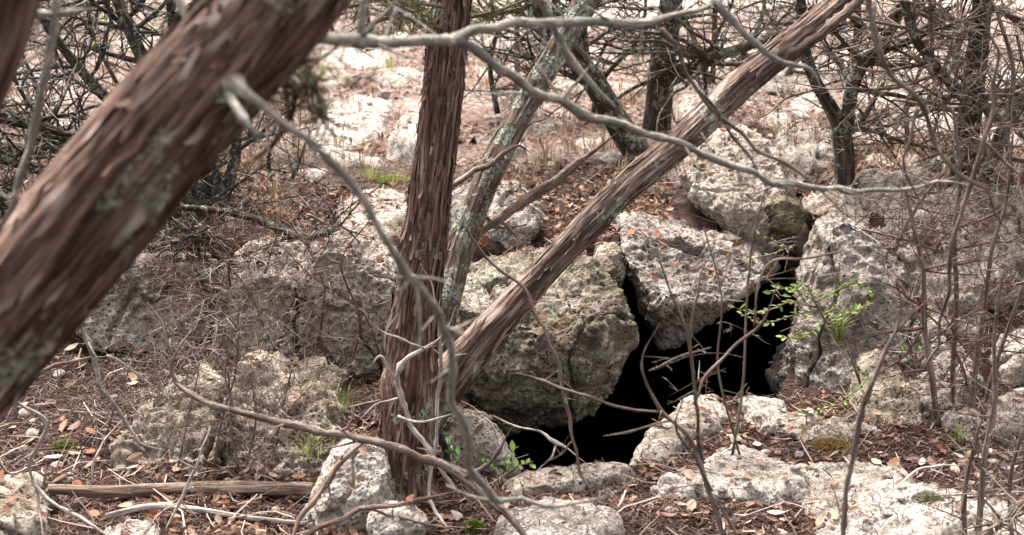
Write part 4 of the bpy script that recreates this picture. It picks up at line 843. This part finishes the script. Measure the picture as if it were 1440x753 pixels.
parts_ = [leaves(6000, 31, (.012, .038), y0=3.1, y1=5.3, x0=.1, patch=2.6), leaves(8000, 32, (.014, .048), y0=3.1, y1=5.3, x1=.1, patch=2.4), leaves(38000, 36, (.022, .05), y0=5.1, y1=16), leaves(22000, 37, (.006, .018), y0=3.1, y1=7, patch=2.0, rockp=.10)]
V = np.vstack([p[0] for p in parts_]); C = np.vstack([p[2] for p in parts_]); off = np.cumsum([0]+[len(p[0]) for p in parts_])
F = [np.vstack([p[1][0]+o for p, o in zip(parts_, off)]), np.vstack([p[1][1]+o for p, o in zip(parts_, off)])]
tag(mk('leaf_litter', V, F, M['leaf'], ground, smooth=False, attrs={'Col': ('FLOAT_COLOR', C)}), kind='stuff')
def strips(n, seed, L, W, cols, rockp, y0=3.0, y1=9, tilt=.25, lift=.008, **k):
    rng = np.random.default_rng(seed); x, y, z, nn, r = scatter_xy(n, rng, -9, 9, y0, y1, rockp, **k)
    m = len(x); u, v, w = basis(nn, rng, tilt); l = rng.uniform(*L, (m, 1)); wd = rng.uniform(*W, (m, 1))
    c = np.stack([x, y, z+rng.uniform(0, lift, m)+.002], 1); bend = rng.normal(size=(m, 1))*.25
    V = np.stack([c-u*l/2-v*wd, c-u*l/2+v*wd, c+v*(wd+bend*l*.5), c+v*(-wd+bend*l*.5), c+u*l/2+v*wd*.4, c+u*l/2-v*wd*.4], 1).reshape(-1, 3)
    i = np.arange(m)[:,None]*6
    F = np.vstack([np.hstack([i, i+1, i+2, i+3]), np.hstack([i+3, i+2, i+4, i+5])])
    cl = np.array(cols)[rng.integers(len(cols), size=m)]*rng.uniform(.7, 1.25, (m, 1))
    return V, F, np.hstack([cl, np.ones((m, 1))]).repeat(6, 0)
V, F, C = strips(120000, 33, (.02, .06), (.0007, .0018), [(.040,.019,.015),(.075,.037,.029),(.024,.012,.010),(.12,.068,.052),(.05,.024,.019),(.22,.155,.125)], .11, y1=8.5)
tag(mk('needle_litter', V, F, M['needle'], ground, smooth=False, attrs={'Col': ('FLOAT_COLOR', C)}), kind='stuff')
V, F, C = strips(1700, 35, (.07, .28), (.0012, .003), [(.16,.11,.09),(.26,.20,.17),(.09,.06,.048),(.36,.30,.26)], .25, y1=10, tilt=.15, lift=.03)
tag(mk('twig_litter', V, F, M['needle'], ground, smooth=False, attrs={'Col': ('FLOAT_COLOR', C)}), kind='stuff')

# the largest fallen leaves, each one by itself
def leaf_mesh(k):
    rng = np.random.default_rng(70+k); T = LEAF.copy(); T[:,1] *= rng.uniform(.85, 1.25); T[:,2] *= rng.uniform(-1, 2.5); T[:,2] += LEAF[:,0]**2*rng.uniform(-.3, .7)
    C = np.hstack([np.repeat(PAL[[0,1,2,4,6,7,0,1][k]][None], 10, 0), np.ones((10, 1))])
    return mk('fallen_leaf', T, [LF4, LF3], M['leaf'], smooth=False, attrs={'Col': ('FLOAT_COLOR', C)}, mesh_only=True)
LM = [leaf_mesh(k) for k in range(8)]
def put_leaves(n, seed, rect, size):
    rng = np.random.default_rng(seed)
    for _ in range(n):
        g = G(rng.uniform(*rect[:2]), rng.uniform(*rect[2:])); z, nn, r = surf(g[:1], g[1:2])
        if z[0] < -1 or nn[0,2] < .6: continue
        s = rng.uniform(*size); o = bpy.data.objects.new('fallen_leaf', LM[rng.integers(8)]); col.objects.link(o); o.parent = ground
        o.location = (g[0], g[1], float(z[0])+.008+s*.12); o.scale = (s, s, s)
        q = Vector(nn[0]+rng.normal(size=3)*.3).to_track_quat('Z', 'Y'); e = q.to_euler(); o.rotation_euler = e
        o.rotation_euler.rotate_axis('Z', rng.uniform(0, 6.28))
put_leaves(110, 81, (0, 430, 470, 750), (.035, .065))
put_leaves(120, 82, (880, 1440, 590, 750), (.03, .055))
put_leaves(30, 83, (700, 1060, 180, 420), (.035, .06))
put_leaves(30, 84, (430, 720, 560, 750), (.03, .05))

# ------------------------------------------------------------------ grass, weeds, sapling
def blades(tufts, seed, cols, name, label, cat, mat, kind=None, group=None, parent=None, lean=.5):
    rng = np.random.default_rng(seed); Vs, Cs = [], []
    for (x, y, z, n, L, sp) in tufts:
        for _ in range(n):
            a = rng.uniform(0, 6.283); d = np.array([math.cos(a), math.sin(a), 0]); l = L*rng.uniform(.5, 1.1); w = rng.uniform(.0012, .0026)*(1+L)
            b = np.array([x, y, z-.004])+d*sp*rng.uniform(0, 1); ln = lean*rng.uniform(.2, 1.3); sd_ = np.array([-d[1], d[0], 0])*w
            p1 = b+np.array([0, 0, l*.5])+d*l*.18*ln; p2 = b+np.array([0, 0, l*(.88-.25*ln)])+d*l*.55*ln
            Vs.append([b-sd_, b+sd_, p1+sd_*.8, p1-sd_*.8, p2]); Cs.append(np.array(cols[rng.integers(len(cols))])*rng.uniform(.75, 1.25))
    V = np.array(Vs).reshape(-1, 3); m = len(Vs); i = np.arange(m)[:,None]*5
    C = np.hstack([np.array(Cs), np.ones((m, 1))]).repeat(5, 0)
    o = mk(name, V, [np.hstack([i, i+1, i+2, i+3]), np.hstack([i+3, i+2, i+4])], mat, parent, smooth=False, attrs={'Col': ('FLOAT_COLOR', C)}, loc=None if parent else tuple(tufts[0][:3]))
    return tag(o, label, cat, group, kind)
def at(px, py):
    g = G(px, py); z, n, r = surf(g[:1], g[1:2]); return (g[0], g[1], float(z[0]) if z[0] > -1 else g[2])
rg = np.random.default_rng(41)
tf = []
for _ in range(520):
    a, b = rg.uniform(0, 1440), rg.uniform(0, 250)
    if vnoise(np.array([[a/130., b/40., 3.]]), 4)[0] < -.05: continue
    p = at(a, b); tf.append((*p, 16, rg.uniform(.08, .2), .09))
for _ in range(60): p = at(rg.uniform(250, 420), rg.uniform(200, 330)); tf.append((*p, 16, rg.uniform(.07, .14), .08))
blades(tf, 42, [(.36,.23,.15),(.46,.33,.22),(.28,.15,.10),(.52,.41,.30)], 'dry_grass', 'dry straw-coloured grass on the upper shelf', 'grass', M['needle'], 'stuff', lean=1.0)
for k, (a, b, n, L, sp, lab) in enumerate([(455,108,40,.16,.06,'bright green grass tuft at the top of the shelf, right of the thick blurred trunk'), (548,105,50,.16,.08,'bright green grass tuft just left of the upright trunk near the top'), (520,255,40,.12,.07,'green grass tuft beside the white flat outcrop'), (548,262,30,.10,.06,'yellow-green grass tuft next to the upright trunk on the shelf'),
      (470,590,70,.09,.09,'low green grass left of the white rock at the upright trunk'), (440,660,60,.08,.08,'thin grass between the fallen log and the white rock'), (1350,625,30,.09,.03,'small grass tuft at the foot of the wiry stems')]):
    blades([(*at(a, b), n, L, sp)], 60+k, [(.17,.25,.06),(.25,.31,.09),(.36,.34,.15)], 'grass_tuft', lab, 'grass', M['green'], lean=.7)
# moss pads
def moss(label, px, py, r, c):
    p = at(px, py); rng = np.random.default_rng(int(px)); t = []
    for _ in range(260):
        a = rng.uniform(0, 6.28); q = r*math.sqrt(rng.uniform()); t.append((p[0]+math.cos(a)*q, p[1]+math.sin(a)*q*.7, p[2]+.02*(1-(q/r)**2), 5, .016, .004))
    return blades(t, int(py), c, 'moss_cushion', label, 'moss', M['green'], lean=.9)
moss('green moss cushion at the bottom edge below the upright trunk', 664, 744, .035, [(.12,.15,.02),(.20,.23,.04)])
moss('rusty yellow moss patch in the middle of the right foreground', 1170, 632, .075, [(.30,.19,.06),(.22,.13,.05)])
moss('dull green moss patch on the big white slab', 1303, 726, .045, [(.20,.21,.12),(.26,.24,.15)])
moss('yellow-green moss next to the upright trunk on the upper shelf', 552, 258, .09, [(.25,.26,.06),(.33,.31,.08)])
moss('green moss patch in the leaf bank at the left', 92, 632, .05, [(.16,.17,.05),(.22,.20,.07)])
def leafy(o, stems, mat_st, nleaf, L, cols, seed, name='leaf', droop=.2):
    rng = np.random.default_rng(seed); mats = []
    mesh = []
    for c in cols:
        T = LEAF.copy(); T[:,0] += .5; T[:,1] *= .95
        mesh.append(mk(name, T, [LF4, LF3], M['green'], smooth=False, attrs={'Col': ('FLOAT_COLOR', np.array([[*c, 1]]*10))}, mesh_only=True))
    for st, n in zip(stems, nleaf):
        so = branch(o, st, mat_st, 'stem', 6, .01, .002); W = resample(pxpath(st), .01)
        for k in range(n):
            i = int(len(W)*(.10+.85*k/max(n-1, 1))); i = min(i, len(W)-1); l = bpy.data.objects.new(name, mesh[rng.integers(len(mesh))]); col.objects.link(l); l.parent = so
            l.location = tuple(W[i,:3]); s = L*rng.uniform(.6, 1.15); l.scale = (s, s, s)
            d = W[min(i+1, len(W)-1),:3]-W[max(i-1, 0),:3]; d /= np.linalg.norm(d)
            sd_ = np.cross(d, [0, 0, 1.0]); sd_ /= max(np.linalg.norm(sd_), 1e-6)
            dr = d*.5+sd_*(1 if k % 2 else -1)*.8+rng.normal(size=3)*.3+np.array([0, 0, .15-droop*rng.uniform()])
            l.rotation_euler = Vector(dr).to_track_quat('X', 'Z').to_euler(); l.rotation_euler.rotate_axis('X', rng.normal()*.5)
base = P(1212, 545, 4.6)
SG = empty('green_sapling', base, 'small sapling with fresh green leaves growing beside the cave mouth', 'sapling')
leafy(SG, [[(1212,545,4.6,3),(1195,500,4.56,3),(1180,472,4.52,3),(1160,450,4.5,3),(1148,430,4.48,2.5),(1140,410,4.47,2),(1150,380,4.47,1.5)],
     [(1148,432,4.48,2),(1110,425,4.42,1.6),(1070,440,4.36,1.3),(1030,432,4.3,1)], [(1150,436,4.48,2),(1115,445,4.42,1.6),(1075,455,4.38,1.3),(1040,440,4.34,1)], [(1146,424,4.48,1.8),(1110,405,4.44,1.4),(1085,412,4.4,1)], [(1146,426,4.48,1.8),(1175,410,4.46,1.4),(1205,400,4.45,1.2),(1228,415,4.45,.9)],
     [(1165,455,4.5,1.8),(1195,440,4.48,1.4),(1220,430,4.46,1)], [(1160,450,4.5,1.8),(1130,475,4.46,1.4),(1100,475,4.42,1)], [(1155,445,4.5,1.8),(1175,430,4.46,1.4),(1180,395,4.46,1)], [(1146,420,4.48,1.5),(1128,400,4.44,1.2),(1112,418,4.4,1)]],
     M['twig_brown'], [8,26,26,22,28,24,18,22,20], .031, [(.15,.24,.05),(.22,.31,.08),(.30,.36,.11),(.12,.19,.05),(.33,.33,.13)], 5)
blades([(*P(1178,478,4.52), 90, .13, .02)], 91, [(.12,.18,.04),(.19,.24,.07),(.28,.27,.11)], 'grass_tuft', 'spiky green grass tuft on the grey slab behind the sapling', 'grass', M['green'], lean=.9)
for k, (lab, stems, nl, L, cs) in enumerate([
    ('leafy green weed at the front rim of the cave', [[(712,668,3.95,2),(718,650,3.95,1.6),(722,632,3.95,1)], [(705,668,3.95,2),(690,655,3.95,1.6),(680,650,3.95,1)], [(716,665,3.95,2),(730,655,3.95,1.6),(745,652,3.95,1)]], [8,8,8], .034, [(.20,.34,.09),(.28,.42,.13)]),
    ('small green weed right of the upright trunk base', [[(634,655,3.9,2),(632,635,3.9,1.5),(628,610,3.9,1)], [(636,655,3.9,2),(645,640,3.9,1.5)]], [9,6], .03, [(.14,.28,.09),(.20,.34,.12)]),
    ('bright green creeping sprigs along the foot of the grey slab', [[(1200,555,4.55,1.5),(1180,568,4.5,1.5),(1150,578,4.48,1.2),(1120,585,4.45,1)], [(1190,560,4.5,1.5),(1210,545,4.5,1),(1220,530,4.5,1)]], [16,8], .022, [(.16,.30,.06),(.24,.38,.08)]),
    ('green sprig hanging over the dark crevice', [[(1115,350,5.0,1.5),(1090,340,4.95,1.3),(1068,330,4.9,1)], [(1118,345,5.0,1.5),(1080,358,4.95,1.2),(1040,365,4.9,1)]], [8,8], .022, [(.22,.36,.08),(.30,.42,.12)]),
    ('dark green leafy sprigs on the right bank', [[(1290,500,4.7,1.5),(1300,485,4.7,1.2),(1318,478,4.7,1)], [(1330,540,4.6,1.5),(1342,525,4.6,1.2)], [(1280,510,4.7,1.5),(1270,495,4.7,1)]], [9,7,6], .03, [(.08,.19,.07),(.12,.24,.08)]),
    ('pale green leafy sprigs among the dead limbs at the top left', [[(120,80,6.8,2),(135,60,6.8,1.5),(150,50,6.8,1)], [(180,60,6.8,2),(195,45,6.8,1.5),(215,40,6.8,1)], [(130,30,6.8,2),(150,25,6.8,1.5),(160,35,6.8,1)]], [9,9,8], .045, [(.22,.27,.09),(.28,.32,.12)]),
    ('pale green sprig among the rusty post and forked tree', [[(1230,130,8.2,2),(1245,100,8.1,1.5),(1262,90,8.1,1)], [(1240,120,8.2,2),(1260,115,8.1,1.5),(1280,120,8.1,1)]], [10,10], .04, [(.25,.34,.10),(.32,.40,.14)]),
    ('green sprig at the right bank in front of the furrowed bedrock', [[(1290,390,5.2,1.5),(1320,370,5.1,1.2),(1350,360,5.1,1)], [(1350,420,5.1,1.5),(1375,408,5.1,1.2),(1392,400,5.1,1)]], [8,8], .03, [(.16,.30,.06),(.24,.36,.09)])]):
    o = empty('green_plant', P(stems[0][0][0], stems[0][0][1], stems[0][0][2]), lab, 'plant'); leafy(o, stems, M['twig_brown'], nl, L, cs, 100+k)
